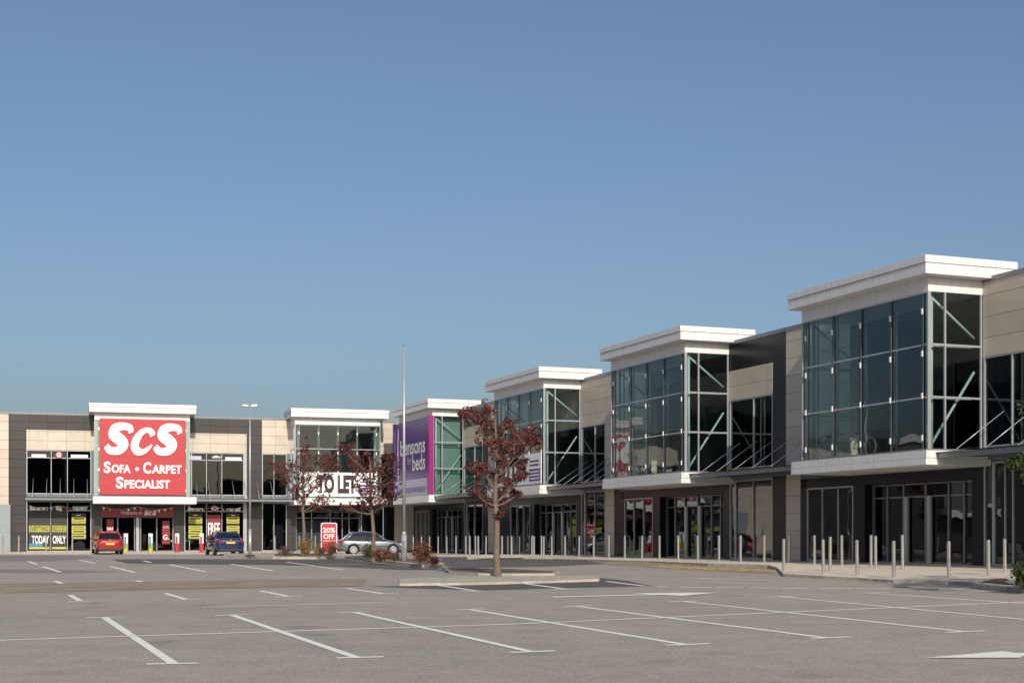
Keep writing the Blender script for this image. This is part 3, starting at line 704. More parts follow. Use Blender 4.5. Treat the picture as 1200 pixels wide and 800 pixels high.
# welcome fascia
ws = empty('welcome_sign', OL + LXv * lx(118, 2.6, 'L') + LYv * 2.6 + Vector((0, 0, 2.47)), AL, label='long dark red welcome sign above the sofa shop doors', cat='sign')
ww = lx(204, 2.6, 'L') - lx(118, 2.6, 'L')
MB().box(0, ww, 0, .1, 0, .58).build('sign_face', M['red_dark'], ws)
fit('lettering', 'Welcome to', 'letter_lilac', ws, ww * .27, ww * .56, .17, .43, bold=.008)
scs(ws, ww * .585, -.03, .12, .34, .02)

# bensons sign on tower 4
ys = .28; xa_, xb_ = lx(463, ys), lx(504, ys)
bs = empty('shop_sign', OR + EX * xa_ + EY * ys + Vector((0, 0, zy(581, xb_, ys))), AR, label='tall purple bed shop sign with magenta edge on the farthest tower of the right terrace', cat='sign')
W_, H_ = xb_ - xa_, zy(487, xb_, ys) - zy(581, xb_, ys)
MB().box(0, W_ - .45, 0, .15, H_ * .235, H_).build('sign_face', M['purple'], bs)
MB().box(0, W_ - .45, -.005, .15, 0, H_ * .234).build('lower_strip', M['lilac'], bs)
MB().box(W_ - .45, W_, -.06, .25, -.05, H_ + .05).build('edge_strip', M['magenta'], bs)
MB().box(-.35, 0, -.06, .25, -.05, H_ + .05).build('edge_strip', M['purple'], bs)
stroke('flourish', [(.1,0),(.02,.3),(.0,.6),(.12,.95)], [.12,.10,.07,.02], 1.0, H_ * .72, 0, 'letter_lilac', bs, .75, -.03, H_ * .25, .02)
fit('lettering', 'bensons', 'letter', bs, W_ * .17, W_ * .88, H_ * .555, H_ * .765, bold=.02)
fit('lettering', 'for', 'letter_lilac', bs, W_ * .38, W_ * .50, H_ * .43, H_ * .54, bold=.0)
fit('lettering', 'beds', 'letter', bs, W_ * .52, W_ * .88, H_ * .34, H_ * .545, bold=.02)
fit('lettering', '& bedroom furniture', 'letter_purple', bs, W_ * .06, W_ * .88, H_ * .06, H_ * .17, bold=.0)

# to let boards
def tolet_sign(root_loc, ang, W_, H_, label, t0=.22):
    o = empty('to_let_board', root_loc, ang, label=label, cat='sign')
    MB().box(0, W_, 0, .04, 0, H_).build('board', M['letter'], o)
    fit('lettering', 'TO LET', 'letter_dark', o, W_ * t0, W_ * .73, H_ * .12, H_ * .9, y=-.015, bold=.06)
    MB().box(W_ * .76, W_ * .98, -.012, 0, H_ * .1, H_ * .5).build('contact_panel', M['letter_purple'], o)
    for k in range(3): MB().box(W_ * .78, W_ * .96, -.02, -.012, H_ * (.16 + .11 * k), H_ * (.2 + .11 * k)).build('contact_text', M['letter'], o)
    for k in range(2): MB().box(W_ * .77, W_ * .96, -.012, 0, H_ * (.6 + .13 * k), H_ * (.65 + .13 * k)).build('agent_text', M['letter_dark'], o)
    MB().box(W_ * .495, W_ * .5, -.017, -.015, 0, H_).build('board_joint', M['alu'], o)
    return o
ys = .44; xa_, xb_ = lx(351, ys, 'L'), lx(442, ys, 'L')
tolet_sign(OL + LXv * xa_ + LYv * ys + Vector((0, 0, zy(581.5, 18, ys, 'L'))), AL, xb_ - xa_, zy(553.5, 18, ys, 'L') - zy(581.5, 18, ys, 'L'),
           'long white to let board behind the two purple trees')
ys = .44; xa_, xb_ = lx(580, ys), lx(634, ys)
tolet_sign(OR + EX * xa_ + EY * ys + Vector((0, 0, zy(566, xb_, ys))), AR, xb_ - xa_, zy(530, xb_, ys) - zy(566, xb_, ys),
           'white to let board on the third tower, half hidden by the lone purple tree', .04)

# posters and header signs in the sofa shop windows
def poster(x0p, x1p, y0p, y1p, material, label, words=(), y=2.71, cat='poster', group=None, name='window_poster', tm='poster_black', bold=.02):
    x0, x1 = lx(x0p, y, 'L'), lx(x1p, y, 'L'); z0, z1 = zy(y1p, (x0 + x1) / 2, y, 'L'), zy(y0p, (x0 + x1) / 2, y, 'L')
    o = empty(name, OL + LXv * x0 + LYv * y + Vector((0, 0, z0)), AL, label=label, cat=cat, group=group)
    W_, H_ = x1 - x0, z1 - z0
    MB().box(0, W_, 0, .015, 0, H_).build('sheet', M[material], o)
    for (s, fx, fz, size, xs_, mm) in words:
        wl = min(W_ * .9, size * .62 * len(s) * xs_ * 1.1); hl = size * .72
        fit('lettering', s, mm, o, W_ * fx - wl / 2, W_ * fx + wl / 2, H_ * fz - hl / 2, min(H_ * .98, H_ * fz + hl / 2), y=-.008, bold=bold)
    return o, W_, H_
poster(33.5, 58.5, 593.5, 644, 'poster_black', 'black window poster reading everything and today in the leftmost sofa shop window', [('TODAY', .55, .24, .8, .42, 'letter')])
poster(61, 78, 593.5, 644, 'poster_black', 'black window poster reading reduced and only, second pane from the left', [('ONLY', .5, .24, .8, .42, 'letter')])
poster(34, 58, 615.5, 623, 'yellow', 'yellow strip reading everything in the leftmost sofa shop window', [('EVERYTHING', .5, .5, .52, .42, 'poster_black')], y=2.68)
poster(61, 77.8, 615.5, 623, 'yellow', 'yellow strip reading reduced, second pane from the left', [('REDUCED', .5, .5, .52, .42, 'poster_black')], y=2.68)
for (p, q, yy) in ((34, 58, 640.5), (61, 77.8, 640.5)): poster(p, q, yy, yy + 2.4, 'yellow', 'thin yellow strip along the bottom of the %s sofa shop pane' % ('leftmost' if p == 34 else 'second'), y=2.68)
poster(34, 50, 636.5, 640, 'blue', 'pale blue swoosh under the word today', y=2.69)
for j, (p, q, who) in enumerate([(84, 100.5, 'left of the red car'), (221, 237, 'right of the sofa shop doors'), (265.5, 280.5, 'behind the blue saloon')]):
    o, W_, H_ = poster(p, q, 601, 632, 'poster_black', 'black and yellow offer poster in the window ' + who, y=2.68, group='black and yellow offer posters')
    for k, (za, zb) in enumerate(((.05, .2), (.24, .38), (.40, .52), (.62, .70), (.72, .86))):
        MB().box(.0, W_, -.012, .0, H_ * za, H_ * zb).build('yellow_band', M['yellow'], o)
        MB().box(W_ * .12, W_ * .88, -.016, -.012, H_ * (za + .045), H_ * (zb - .045)).build('small_print', M['poster_black'], o)
    MB().box(W_ * .35, W_ * .65, -.012, .0, H_ * .91, H_ * .94).build('small_print', M['letter'], o)
poster(243, 258.5, 603, 640, 'red_dark', 'dark red poster reading free beside the blue saloon', [('FREE', .5, .56, 1.25, .44, 'letter')], y=2.68)
poster(125, 133, 608, 630, 'red_dark', 'narrow red poster left of the sofa shop doors, above the red car', [('SALE', .5, .5, .3, .6, 'letter')], y=2.95)
poster(190, 199, 610, 637, 'red_dark', 'narrow red hanging poster right of the sofa shop doors', [('OFFER', .5, .75, .25, .5, 'letter'), ('G.', .5, .3, .5, .6, 'letter')], y=2.95)
hd = [(37, 54, 532, 535.5, 'letter'), (83, 103, 532.5, 536, 'letter'), (222, 236, 534, 538.5, 'lilac'), (264, 283, 535.5, 539.5, 'letter')]
for j, (p, q, y0, y1, mm) in enumerate(hd):
    poster(p, q, y0, y1, mm, 'small pale brand strip, %s of the upper sofa shop windows' % ['leftmost', 'second', 'third', 'rightmost'][j], y=2.70, cat='sign', name='brand_strip')
for j, (p, q, y0, y1, mm) in enumerate([(35, 56, 594, 597.5, 'letter'), (85, 101, 593, 598, 'lilac'), (220, 238, 595, 598, 'letter'), (266, 281.5, 595.5, 598.5, 'letter')]):
    poster(p, q, y0, y1, mm, 'small pale brand strip above the %s' % ['everything poster', 'offer poster left of the red car', 'offer poster right of the doors', 'offer poster behind the saloon'][j], y=2.66, cat='sign', name='brand_strip')
def disc_sign(pxx, pyy, r, label, mm='red', fg='C', y=2.66):
    x = lx(pxx, y, 'L'); z = zy(pyy, x, y, 'L')
    o = empty('round_sign', OL + LXv * x + LYv * y + Vector((0, 0, z)), AL, label=label, cat='sign')
    MB().tube((0, 0, 0), (0, -.02, 0), r, n=20).build('disc', M[mm], o)
    text_obj('lettering', fg, r * 1.7, 'letter', o, 0, -.03, 0, .02)
disc_sign(69, 533, .24, 'small round red sign in the upper sofa shop window', fg='G')
disc_sign(251, 595.5, .24, 'small round red sign above the free poster')
disc_sign(69, 595.5, .2, 'small round dark red sign above the reduced poster', mm='red_dark', fg='dfg')
poster(246, 259, 533, 538, 'poster_black', 'dark strip with white letters in the upper window right of the red sign', [('dfg', .6, .5, .34, .9, 'letter')], y=2.70, cat='sign', name='brand_strip')
# bunting
def bunting(p0, p1, n, yy, label):
    y = 2.5; x0, x1 = lx(p0, y, 'L'), lx(p1, y, 'L'); z = zy(yy, x0, y, 'L')
    o = empty('bunting', OL + LXv * x0 + LYv * y + Vector((0, 0, z)), AL, label=label, cat='bunting')
    W_ = x1 - x0; s = MB(); cols = ['letter', 'yellow', 'red', 'letter_purple', 'letter']
    pt = lambda t: Vector((W_ * t, 0, -.35 * math.sin(math.pi * ((t * 2) % 1)) * .6))
    for k in range(16): s.tube(pt(k / 16), pt((k + 1) / 16 - 1e-4), .008, n=5)
    s.build('string', M['letter'], o)
    for k in range(n):
        c = pt((k + .5) / n); MB().add([c + Vector((-.09, 0, 0)), c + Vector((.09, 0, 0)), c + Vector((0, 0, -.24))], [(0, 1, 2)]) 
        t = MB(); t.add([c + Vector((-.09, -.01, 0)), c + Vector((.09, -.01, 0)), c + Vector((0, -.01, -.24)), c + Vector((-.09, .0, 0)), c + Vector((.09, .0, 0)), c + Vector((0, .0, -.24))], [(0, 2, 1), (3, 4, 5), (0, 1, 4, 3), (1, 2, 5, 4), (2, 0, 3, 5)])
        t.build('pennant', M[cols[k % 5]], o)
bunting(33, 105, 12, 591.5, 'coloured pennants strung over the windows left of the sofa shop doors')
bunting(118, 204, 12, 593, 'coloured pennants strung over the sofa shop welcome sign')
bunting(219, 284, 10, 593, 'coloured pennants strung over the windows right of the sofa shop doors')

# ------------------------------------------------------------------ bollards
def bollard(name='bollard', h=1.12, r=.055, m='steel', **k):
    o = empty(name, (0, 0, 0), **k)
    b = MB().tube((0, 0, -.1), (0, 0, h - .02), r, n=18); b.tube((0, 0, h - .02), (0, 0, h), r, r * .8, n=18)
    b.build('post', M[m], o, smooth=False)
    MB().tube((0, 0, 0), (0, 0, .012), r + .035, n=18).build('base_plate', M['galv'], o)
    return o
for ob_ in (): pass
near = [(918.5,670,-1.125,'steel bollard at the left corner of the apron by the yellow hatching'),
        (965,672.8,-1.14,'second bollard from the left on the apron edge'),
        (1004.6,675,-1.16,'third bollard from the left on the apron edge, before the glass doors'),
        (1047.5,677.5,-1.18,'fourth bollard from the left on the apron edge, before the nearest entrance'),
        (1112,678.6,-1.19,'fifth bollard on the apron edge, before the lit door post'),
        (1158.5,676.5,-1.15,'tall bollard in front of the tower\'s right corner post'),
        (1177.9,673.8,-1.12,'rightmost bollard, beside the green shrub'),
        (972.8,667.9,-1.05,'bollard on the left side of the apron between front and rear lines'),
        (1026.4,666,-1.02,'bollard just in front of the nearest entrance, left of the doors'),
        (924.5,660,-.985,'bollard before the beige pier left of the nearest tower'),
        (954.6,661.6,-.985,'bollard before the first window of the nearest unit'),
        (986.8,662.5,-.985,'bollard before the dark pier of the nearest entrance'),
        (1021,663.8,-.985,'bollard before the left leaf of the nearest entrance'),
        (1058,665.6,-.985,'bollard before the middle door of the nearest entrance')]
B0 = bollard(group='steel bollards along the shop fronts', cat='bollard', label=near[0][3]); B0.location = P(near[0][0], near[0][1], near[0][2] + CZ)
def addb(x, y, z, label):
    c = copy_tree(B0); c.location = P(x, y, z + CZ); c['label'] = label; c.rotation_euler = (rnd.uniform(-.012, .012), rnd.uniform(-.012, .012), 0)
for x, y, z, l in near[1:]: addb(x, y, z, l)
ordn = ['first', 'second', 'third', 'fourth', 'fifth', 'sixth', 'seventh', 'eighth', 'ninth', 'tenth', 'eleventh', 'twelfth', 'thirteenth', 'fourteenth', 'fifteenth', 'sixteenth']
lineA = [(895.7,659.3),(868,658.9),(842.7,658.6),(818,657.6),(795,657),(773,656),(752.5,655.4),(732.4,654.9),(713.6,654.4),(695.9,653.9),(678.7,653.5),(662.4,652.9),(646.8,652.4),(637.3,652.2),(625.8,652.4),(599.5,652.7),(588.3,652.9),(560.5,653.4),(550.5,653.3)]
for i, (x, y) in enumerate(lineA):
    if i < 13: lab = 'kerbside bollard, %s to the left of the wide apron' % ordn[i]
    else: lab = ['front row bollard, third to the right of the lone tree trunk', 'front row bollard, second to the right of the lone tree trunk', 'front row bollard, nearest right of the lone tree trunk', 'front row bollard touching the right side of the lone tree trunk', 'front row bollard, first left of the lone tree', 'front row bollard, second left of the lone tree at the row\'s end'][i - 13]
    addb(x, y, -.975, lab)
lineB = [(634.7,651.3),(623.3,650.9),(609,649.4),(595.2,649.4),(569.5,649.3),(557.3,649.1),(546,648.8),(534.5,648.2),(523.7,647.9),(513.5,647.6),(503.5,647.3),(493.9,647.2),(484.4,647)]
for i, (x, y) in enumerate(lineB):
    addb(x, y, -.945, 'rear row bollard, %s counting leftwards from the third tower doors' % ordn[i])
for i, (x, y, l) in enumerate([(3,647.6,'bollard before the grey service cupboard'),(22,646.8,'bollard before the dark wall on the far left'),(54,646.6,'bollard before the everything poster'),(84.7,646.8,'bollard left of the red car'),
                  (322.3,646.6,'bollard before the narrow windows left of the two purple trees'),(351,647,'bollard beside the trunk of the left purple tree'),(369.6,647,'bollard between golden shrub and sale totem'),(395.5,647,'bollard between the sale totem and the silver hatchback')]):
    addb(x, y, -.92, l)
# wrapped bollards
def wrapped(x, y, low, label):
    o = empty('wrapped_bollard', P(x, y, CZ - .93), cat='bollard', label=label, group='wrapped bollards by the sofa shop doors')
    MB().tube((0, 0, -.1), (0, 0, .62), .155, n=18).build('lower_wrap', M[low], o)
    MB().tube((0, 0, .62), (0, 0, 1.3), .15, n=18).build('upper_wrap', M['letter'], o)
    MB().box(-.06, .06, -.16, -.145, .3, 1.1).build('arrow_print', M['red' if low == 'red' else 'blue'], o)
wrapped(147.5, 646.9, 'yellow', 'white and yellow wrapped bollard beside the red car'); wrapped(176.5, 646.9, 'yellow', 'white and yellow wrapped bollard in front of the door')
wrapped(207.6, 647, 'red', 'white and red wrapped bollard right of the doors'); wrapped(236.2, 647, 'red', 'white and red wrapped bollard beside the blue saloon')

# ------------------------------------------------------------------ lamp posts, totem
def on(pxx, pyy, dz=0):
    x, y = G(pxx, pyy, dz); return Vector((x, y, gz(x, y) + dz))
p = on(293, 651.2, .12)
o = empty('lamp_post', p, cat='lamp post', label='white lamp post with twin flat lanterns right of the blue saloon')
H_ = (651.2 - 476) * p.y / F
b = MB(); b.tube((0, 0, -.1), (0, 0, 1.4), .085, n=12); b.tube((0, 0, 1.4), (0, 0, H_), .06, .035, n=12); b.build('column', M['galv'], o, smooth=True)
MB().tube((0, 0, 0), (0, 0, .06), .25, n=14).build('base_plate', M['rubber'], o)
MB().tube((-.2, 0, H_), (.2, 0, H_ + .03), .03, n=8).build('bracket', M['galv'], o)
for sx in (-1, 1):
    h = MB(); h.add([(sx * .06, -.13, H_ - .04), (sx * .42, -.11, H_ - .02), (sx * .42, .11, H_ - .02), (sx * .06, .13, H_ - .04),
                     (sx * .08, -.1, H_ + .10), (sx * .38, -.08, H_ + .13), (sx * .38, .08, H_ + .13), (sx * .08, .1, H_ + .10)],
                    [(0,1,2,3),(4,7,6,5),(0,4,5,1),(1,5,6,2),(2,6,7,3),(3,7,4,0)])
    h.build('lantern', M['galv'], o, bevel=.02)
p = on(473.5, 657.2, .12)
o = empty('lamp_post', p, cat='lamp post', label='tall slim galvanised pole with thicker base in front of the purple sign')
H_ = (657.2 - 405) * p.y / F
b = MB(); b.tube((0, 0, -.1), (0, 0, 1.15), .125, n=14); b.tube((0, 0, 1.15), (0, 0, 1.3), .125, .075, n=14); b.tube((0, 0, 1.3), (0, 0, H_), .075, .045, n=14); b.build('column', M['galv'], o, smooth=True)
MB().box(-.05, .05, -.135, -.12, .4, .9).build('access_door', M['alu'], o)
MB().tube((0, 0, H_), (0, 0, H_ + .05), .055, n=10).build('cap', M['alu'], o)
p = on(385.5, 648.6, .0)
o = empty('sale_totem', p, R(8), cat='sign', label='red freestanding totem reading 20% OFF between the shrubs')
W_ = 19 * p.y / F; H_ = (648.6 - 612) * p.y / F
def rrect(w_, z0, z1, r):
    pts = []
    for cx, cz, a0 in ((w_ - r, z1 - r, 0), (-w_ + r, z1 - r, 90)):
        for k in range(6): t = R(a0 + 18 * k); pts.append((cx + r * math.cos(t), cz + r * math.sin(t)))
    return pts + [(-w_, z0), (w_, z0)]
def slab(pts, y0, y1):
    n = len(pts); m = MB(); m.add([(x, y0, z) for x, z in pts] + [(x, y1, z) for x, z in pts], [tuple(range(n))[::-1], tuple(range(n, 2 * n))] + [(i, (i + 1) % n, n + (i + 1) % n, n + i) for i in range(n)]); return m
slab(rrect(W_ / 2, 0, H_, .12), 0, .18).build('frame', M['letter_lilac'], o)
slab(rrect(W_ / 2 - .06, .1, H_ - .07, .09), -.012, 0).build('face', M['red'], o)
fit('lettering', '20%', 'letter', o, -W_ * .38, W_ * .38, H_ * .68, H_ * .84, y=-.02, bold=.02); fit('lettering', 'OFF', 'letter', o, -W_ * .33, W_ * .33, H_ * .48, H_ * .64, y=-.02, bold=.02)
MB().box(-W_ * .36, W_ * .36, -.018, -.012, H_ * .41, H_ * .425).build('underline', M['letter'], o)

# ------------------------------------------------------------------ cars
def evalmesh(o):
    bpy.context.view_layer.update()
    return bpy.data.meshes.new_from_object(o.evaluated_get(bpy.context.evaluated_depsgraph_get()))
def loft(stations, ring, name, material, parent, sub=2):
    m = MB(); n = None
    for st in stations:
        r = ring(*st); n = len(r); m.v += r
    for i in range(len(stations) - 1):
        for j in range(n): m.f.append((i * n + j, i * n + (j + 1) % n, (i + 1) * n + (j + 1) % n, (i + 1) * n + j)); m.m.append(0)
    m.f.append(tuple(range(n))[::-1]); m.m.append(0); k = (len(stations) - 1) * n; m.f.append(tuple(range(k, k + n))); m.m.append(0)
    o = m.build(name, material, parent, smooth=True)
    s = o.modifiers.new('s', 'SUBSURF'); s.levels = sub; s.render_levels = sub
    return o
def car(loc, heading, paint_, st, cab, wheels, name, label, rear_plate=True, L_=4.0, hw=.85, roof_z=1.45, saloon=False):
    o = empty(name, loc, heading, cat='car', label=label)      # local +x is forward
    def ring(x, w2, zb, zt, tum=.93):
        h = zt - zb
        pr = [(w2 * .55, zb), (w2 * .93, zb + h * .06), (w2, zb + h * .35), (w2 * .985, zb + h * .72), (w2 * tum, zt - .02), (w2 * .6, zt + .015)]
        return [(x, y, z) for y, z in pr] + [(x, -y, z) for y, z in pr[::-1]]
    body = loft(st, ring, 'body', M[paint_], o)
    # wheel arches
    cuts = []
    for wx, wr in wheels:
        c = MB().tube((wx, -2, wr), (wx, 2, wr), wr + .055, n=28).build('cut', M['car_trim']); c.parent = o
        bo = body.modifiers.new('b', 'BOOLEAN'); bo.object = c; bo.operation = 'DIFFERENCE'; bo.solver = 'EXACT'; cuts.append(c)
    me = evalmesh(body); body.modifiers.clear(); body.data = me
    if not me.materials: me.materials.append(M[paint_])
    for c in cuts: bpy.data.objects.remove(c)
    # liners
    MB().box(-L_ / 2 + .35, L_ / 2 - .4, -hw * .72, hw * .72, .2, .62).build('underbody', M['car_trim'], o)
    # cabin glass and roof
    (bx0, bx1, bz), (tx0, tx1, tz) = cab; bw, tw = hw * .93, hw * .70
    def cr(x, z, w2, k): return (x, w2 * k, z)
    m = MB()
    lev = []
    for t in (0, .5, 1):
        e = math.sin(t * math.pi / 2) ** 1.15 if True else t
        x0 = bx0 + (tx0 - bx0) * t; x1 = bx1 + (tx1 - bx1) * t; w2 = bw + (tw - bw) * t ** 1.2; z = bz - .03 + (tz - bz + .03) * t
        dz = -.07 if t == 1 else 0
        lev.append([(x0, -w2 * .78, z + dz), (x0 + .12, -w2, z + dz * .7), ((x0 + x1) / 2, -w2 - .015, z), (x1 - .18, -w2, z + dz * .6), (x1, -w2 * .7, z + dz), (x1 + .05, 0, z + dz * .6),
                    (x1, w2 * .7, z + dz), (x1 - .18, w2, z + dz * .6), ((x0 + x1) / 2, w2 + .015, z), (x0 + .12, w2, z + dz * .7), (x0, w2 * .78, z + dz), (x0 - .04, 0, z + dz * .7)])
    n = 12
    for l in lev: m.v += l
    for i in range(2):
        for j in range(n): m.f.append((i * n + j, i * n + (j + 1) % n, (i + 1) * n + (j + 1) % n, (i + 1) * n + j)); m.m.append(0)
    m.f.append(tuple(range(2 * n, 3 * n))); m.m.append(0)
    m.build('windows', M['car_glass'], o, smooth=False)
    top = lev[2]; m = MB(); cxm = (tx0 + tx1) / 2
    r0 = [(cxm + (x - cxm) * 1.03, y * 1.03, z - .02) for x, y, z in top]; r1 = [(cxm + (x - cxm) * .97, y * .93, z + .045) for x, y, z in top]; r2 = [(cxm + (x - cxm) * .6, y * .5, z + .075) for x, y, z in top]
    m.v = r0 + r1 + r2
    for i in range(2):
        for j in range(n): m.f.append((i * n + j, i * n + (j + 1) % n, (i + 1) * n + (j + 1) % n, (i + 1) * n + j)); m.m.append(0)
    m.f.append(tuple(range(2 * n, 3 * n))); m.m.append(0); m.build('roof', M[paint_], o, smooth=True)
    for sg_ in (-1, 1):
        for (xb_, xt_, r, yk) in ((bx1 - .1, tx1 - .1, .035, (.97, .93)), (bx0 + .16, tx0 + .16, .085, (.93, .90)), ((bx0 + bx1) / 2 + .05, (tx0 + tx1) / 2, .03, (1.0, 1.0))):
            MB().tube((xb_, sg_ * bw * yk[0], bz - .04), (xt_, sg_ * tw * yk[1], tz), r, n=8).build('pillar', M[paint_ if r > .03 else 'car_trim'], o, smooth=True)
        MB().box(bx1 - .45, bx1 - .30, sg_ * bw * 1.0, sg_ * (bw + .17), bz + .0, bz + .13).build('mirror', M[paint_], o, bevel=.03)
        xr = -L_ / 2
        MB().box(xr + .02, xr + .20, sg_ * hw * .54, sg_ * hw * .84, .76, .92).build('tail_light', M['lamp_red'], o, bevel=.03)
        MB().box(L_ / 2 - .36, L_ / 2 - .07, sg_ * hw * .5, sg_ * hw * .86, .56, .69).build('headlight', M['lamp_clear'], o, bevel=.03)
        MB().box(-.35, .95, sg_ * (hw + .002), sg_ * (hw + .012), .50, .535).build('side_trim', M['car_trim'], o)
        MB().box(-.3, -.14, sg_ * (hw - .005), sg_ * (hw + .02), .80, .83).build('door_handle', M[paint_], o)
    xr = -L_ / 2
    MB().box(xr - .045, xr - .02, -.26, .26, .60 if not saloon else .70, .715 if not saloon else .815).build('number_plate', M['plate_y'], o)
    MB().box(L_ / 2 + .0, L_ / 2 + .02, -.26, .26, .40, .51).build('number_plate', M['plate_w'], o)
    MB().box(xr - .02, xr + .15, -hw * .8, hw * .8, .22, .38).build('rear_bumper', M['car_trim'], o, bevel=.03)
    MB().tube((xr - .03, 0, .92), (xr - .045, 0, .92), .045, n=14).build('badge', M['rim'], o)
    for wx, wr in wheels:
        for sg_ in (-1, 1):
            y1 = sg_ * (hw - .01); y0 = sg_ * (hw - .2)
            ty = MB().tube((wx, y0, wr), (wx, y1 - sg_ * .02, wr), wr, n=28); ty.tube((wx, y1 - sg_ * .02, wr), (wx, y1, wr), wr, wr - .03, n=28)
            wo = ty.build('wheel', M['rubber'], o)
            rm = MB().tube((wx, y1 + sg_ * .001, wr), (wx, y1 + sg_ * .008, wr), wr * .22, n=14)
            for k in range(7):
                t = 2 * math.pi * k / 7; c, s = math.cos(t), math.sin(t); a1, a2 = wr * .12, wr * .62
                nx_, nz_ = -s * .03, c * .03
                y_ = y1 + sg_ * .006
                rm.add([(wx + c * a1 + nx_, y_, wr + s * a1 + nz_), (wx + c * a2 + nx_ * 1.6, y_, wr + s * a2 + nz_ * 1.6), (wx + c * a2 - nx_ * 1.6, y_, wr + s * a2 - nz_ * 1.6), (wx + c * a1 - nx_, y_, wr + s * a1 - nz_),
                        (wx + c * a1 + nx_, y_ - sg_ * .02, wr + s * a1 + nz_), (wx + c * a2 + nx_ * 1.6, y_ - sg_ * .02, wr + s * a2 + nz_ * 1.6), (wx + c * a2 - nx_ * 1.6, y_ - sg_ * .02, wr + s * a2 - nz_ * 1.6), (wx + c * a1 - nx_, y_ - sg_ * .02, wr + s * a1 - nz_)],
                       [(0,1,2,3),(4,7,6,5),(0,4,5,1),(2,6,7,3),(1,5,6,2)])
            for k in range(24):
                t0, t1 = 2 * math.pi * k / 24, 2 * math.pi * (k + 1) / 24
                rm.quad(*[(wx + math.cos(t) * r, y1 + sg_ * .005, wr + math.sin(t) * r) for t, r in ((t0, wr * .60), (t1, wr * .60), (t1, wr * .72), (t0, wr * .72))])
            rm.build('rim', M['rim'], wo)
    return o
def hatch_st(L, hw):   # rear .. front: (x, half width, z bottom, z top)
    h = L / 2
    return [(-h, hw * .72, .34, .80), (-h + .06, hw * .90, .24, .93), (-h + .35, hw * .98, .20, .98), (-h + .9, hw, .19, .95), (0, hw, .19, .93), (h - 1.25, hw, .19, .94), (h - .75, hw * .98, .19, .88), (h - .3, hw * .92, .2, .76), (h - .06, hw * .78, .24, .64), (h, hw * .6, .34, .54)]
car(on(125.3, 648.9), R(90) + .372, 'car_red', hatch_st(4.05, .86), ((-1.78, .95, .95), (-1.32, .30, 1.42)), [(-1.28, .31), (1.2, .31)], 'parked_car', 'red hatchback parked tail first towards the camera by the sofa shop doors', L_=4.05, hw=.86)
def sal_st(L, hw):
    h = L / 2
    return [(-h, hw * .74, .36, .86), (-h + .07, hw * .90, .25, .98), (-h + .35, hw * .98, .21, 1.02), (-h + .95, hw, .19, 1.0), (0, hw, .19, .95), (h - 1.4, hw, .19, .95), (h - .8, hw * .98, .19, .88), (h - .3, hw * .92, .2, .76), (h - .06, hw * .78, .24, .64), (h, hw * .6, .34, .54)]
car(on(262.5, 650), R(90) + .365, 'car_blue', sal_st(4.65, .90), ((-1.75, 1.15, .97), (-.95, .35, 1.39)), [(-1.42, .33), (1.35, .33)], 'parked_car', 'dark blue saloon parked tail first towards the camera near the lamp post', L_=4.65, hw=.90, saloon=True)
pc = P(434.5, 648.0, CZ - .945); pc = Vector((pc.x * 91 / pc.y, 91, gz(pc.x, 91)))
car(pc, AL - .02, 'car_silver', hatch_st(4.02, .84), ((-1.86, .98, .93), (-1.30, .25, 1.40)), [(-1.22, .315), (1.27, .315)], 'parked_car', 'silver grey three-door hatchback seen side on behind the right purple tree', L_=4.02, hw=.84)

# ------------------------------------------------------------------ trees and shrubs
def leaves(mb, c, r, n, size, rn, flat=.8):
    for _ in range(n):
        while True:
            d = Vector((rn.uniform(-1, 1), rn.uniform(-1, 1), rn.uniform(-1, 1)))
            if d.length < 1: break
        d *= r * (.55 + .45 * rn.random()); d.z *= flat; q = c + d; s = size * rn.uniform(.6, 1.25)
        a = Vector((rn.gauss(0, 1), rn.gauss(0, 1), rn.gauss(0, .7))).normalized(); b = a.cross(Vector((rn.gauss(0, 1), rn.gauss(0, 1), rn.gauss(0, 1)))).normalized()
        n_ = a.cross(b) * s * .18
        mb.add([q - a * s * .55, q + b * s * .36 + n_, q + a * s * .6, q - b * s * .36 + n_], [(0, 1, 2), (0, 2, 3)])
def bez_tube(m, p0, p1, p2, r0, r1, n=5, seg=6):
    pr = p0; 
    for k in range(1, n + 1):
        t = k / n; q = p0 * (1 - t) ** 2 + p1 * 2 * t * (1 - t) + p2 * t * t
        m.tube(pr, q, r0 + (r1 - r0) * (k - 1) / n, r0 + (r1 - r0) * t, n=seg, cap=False); pr = q
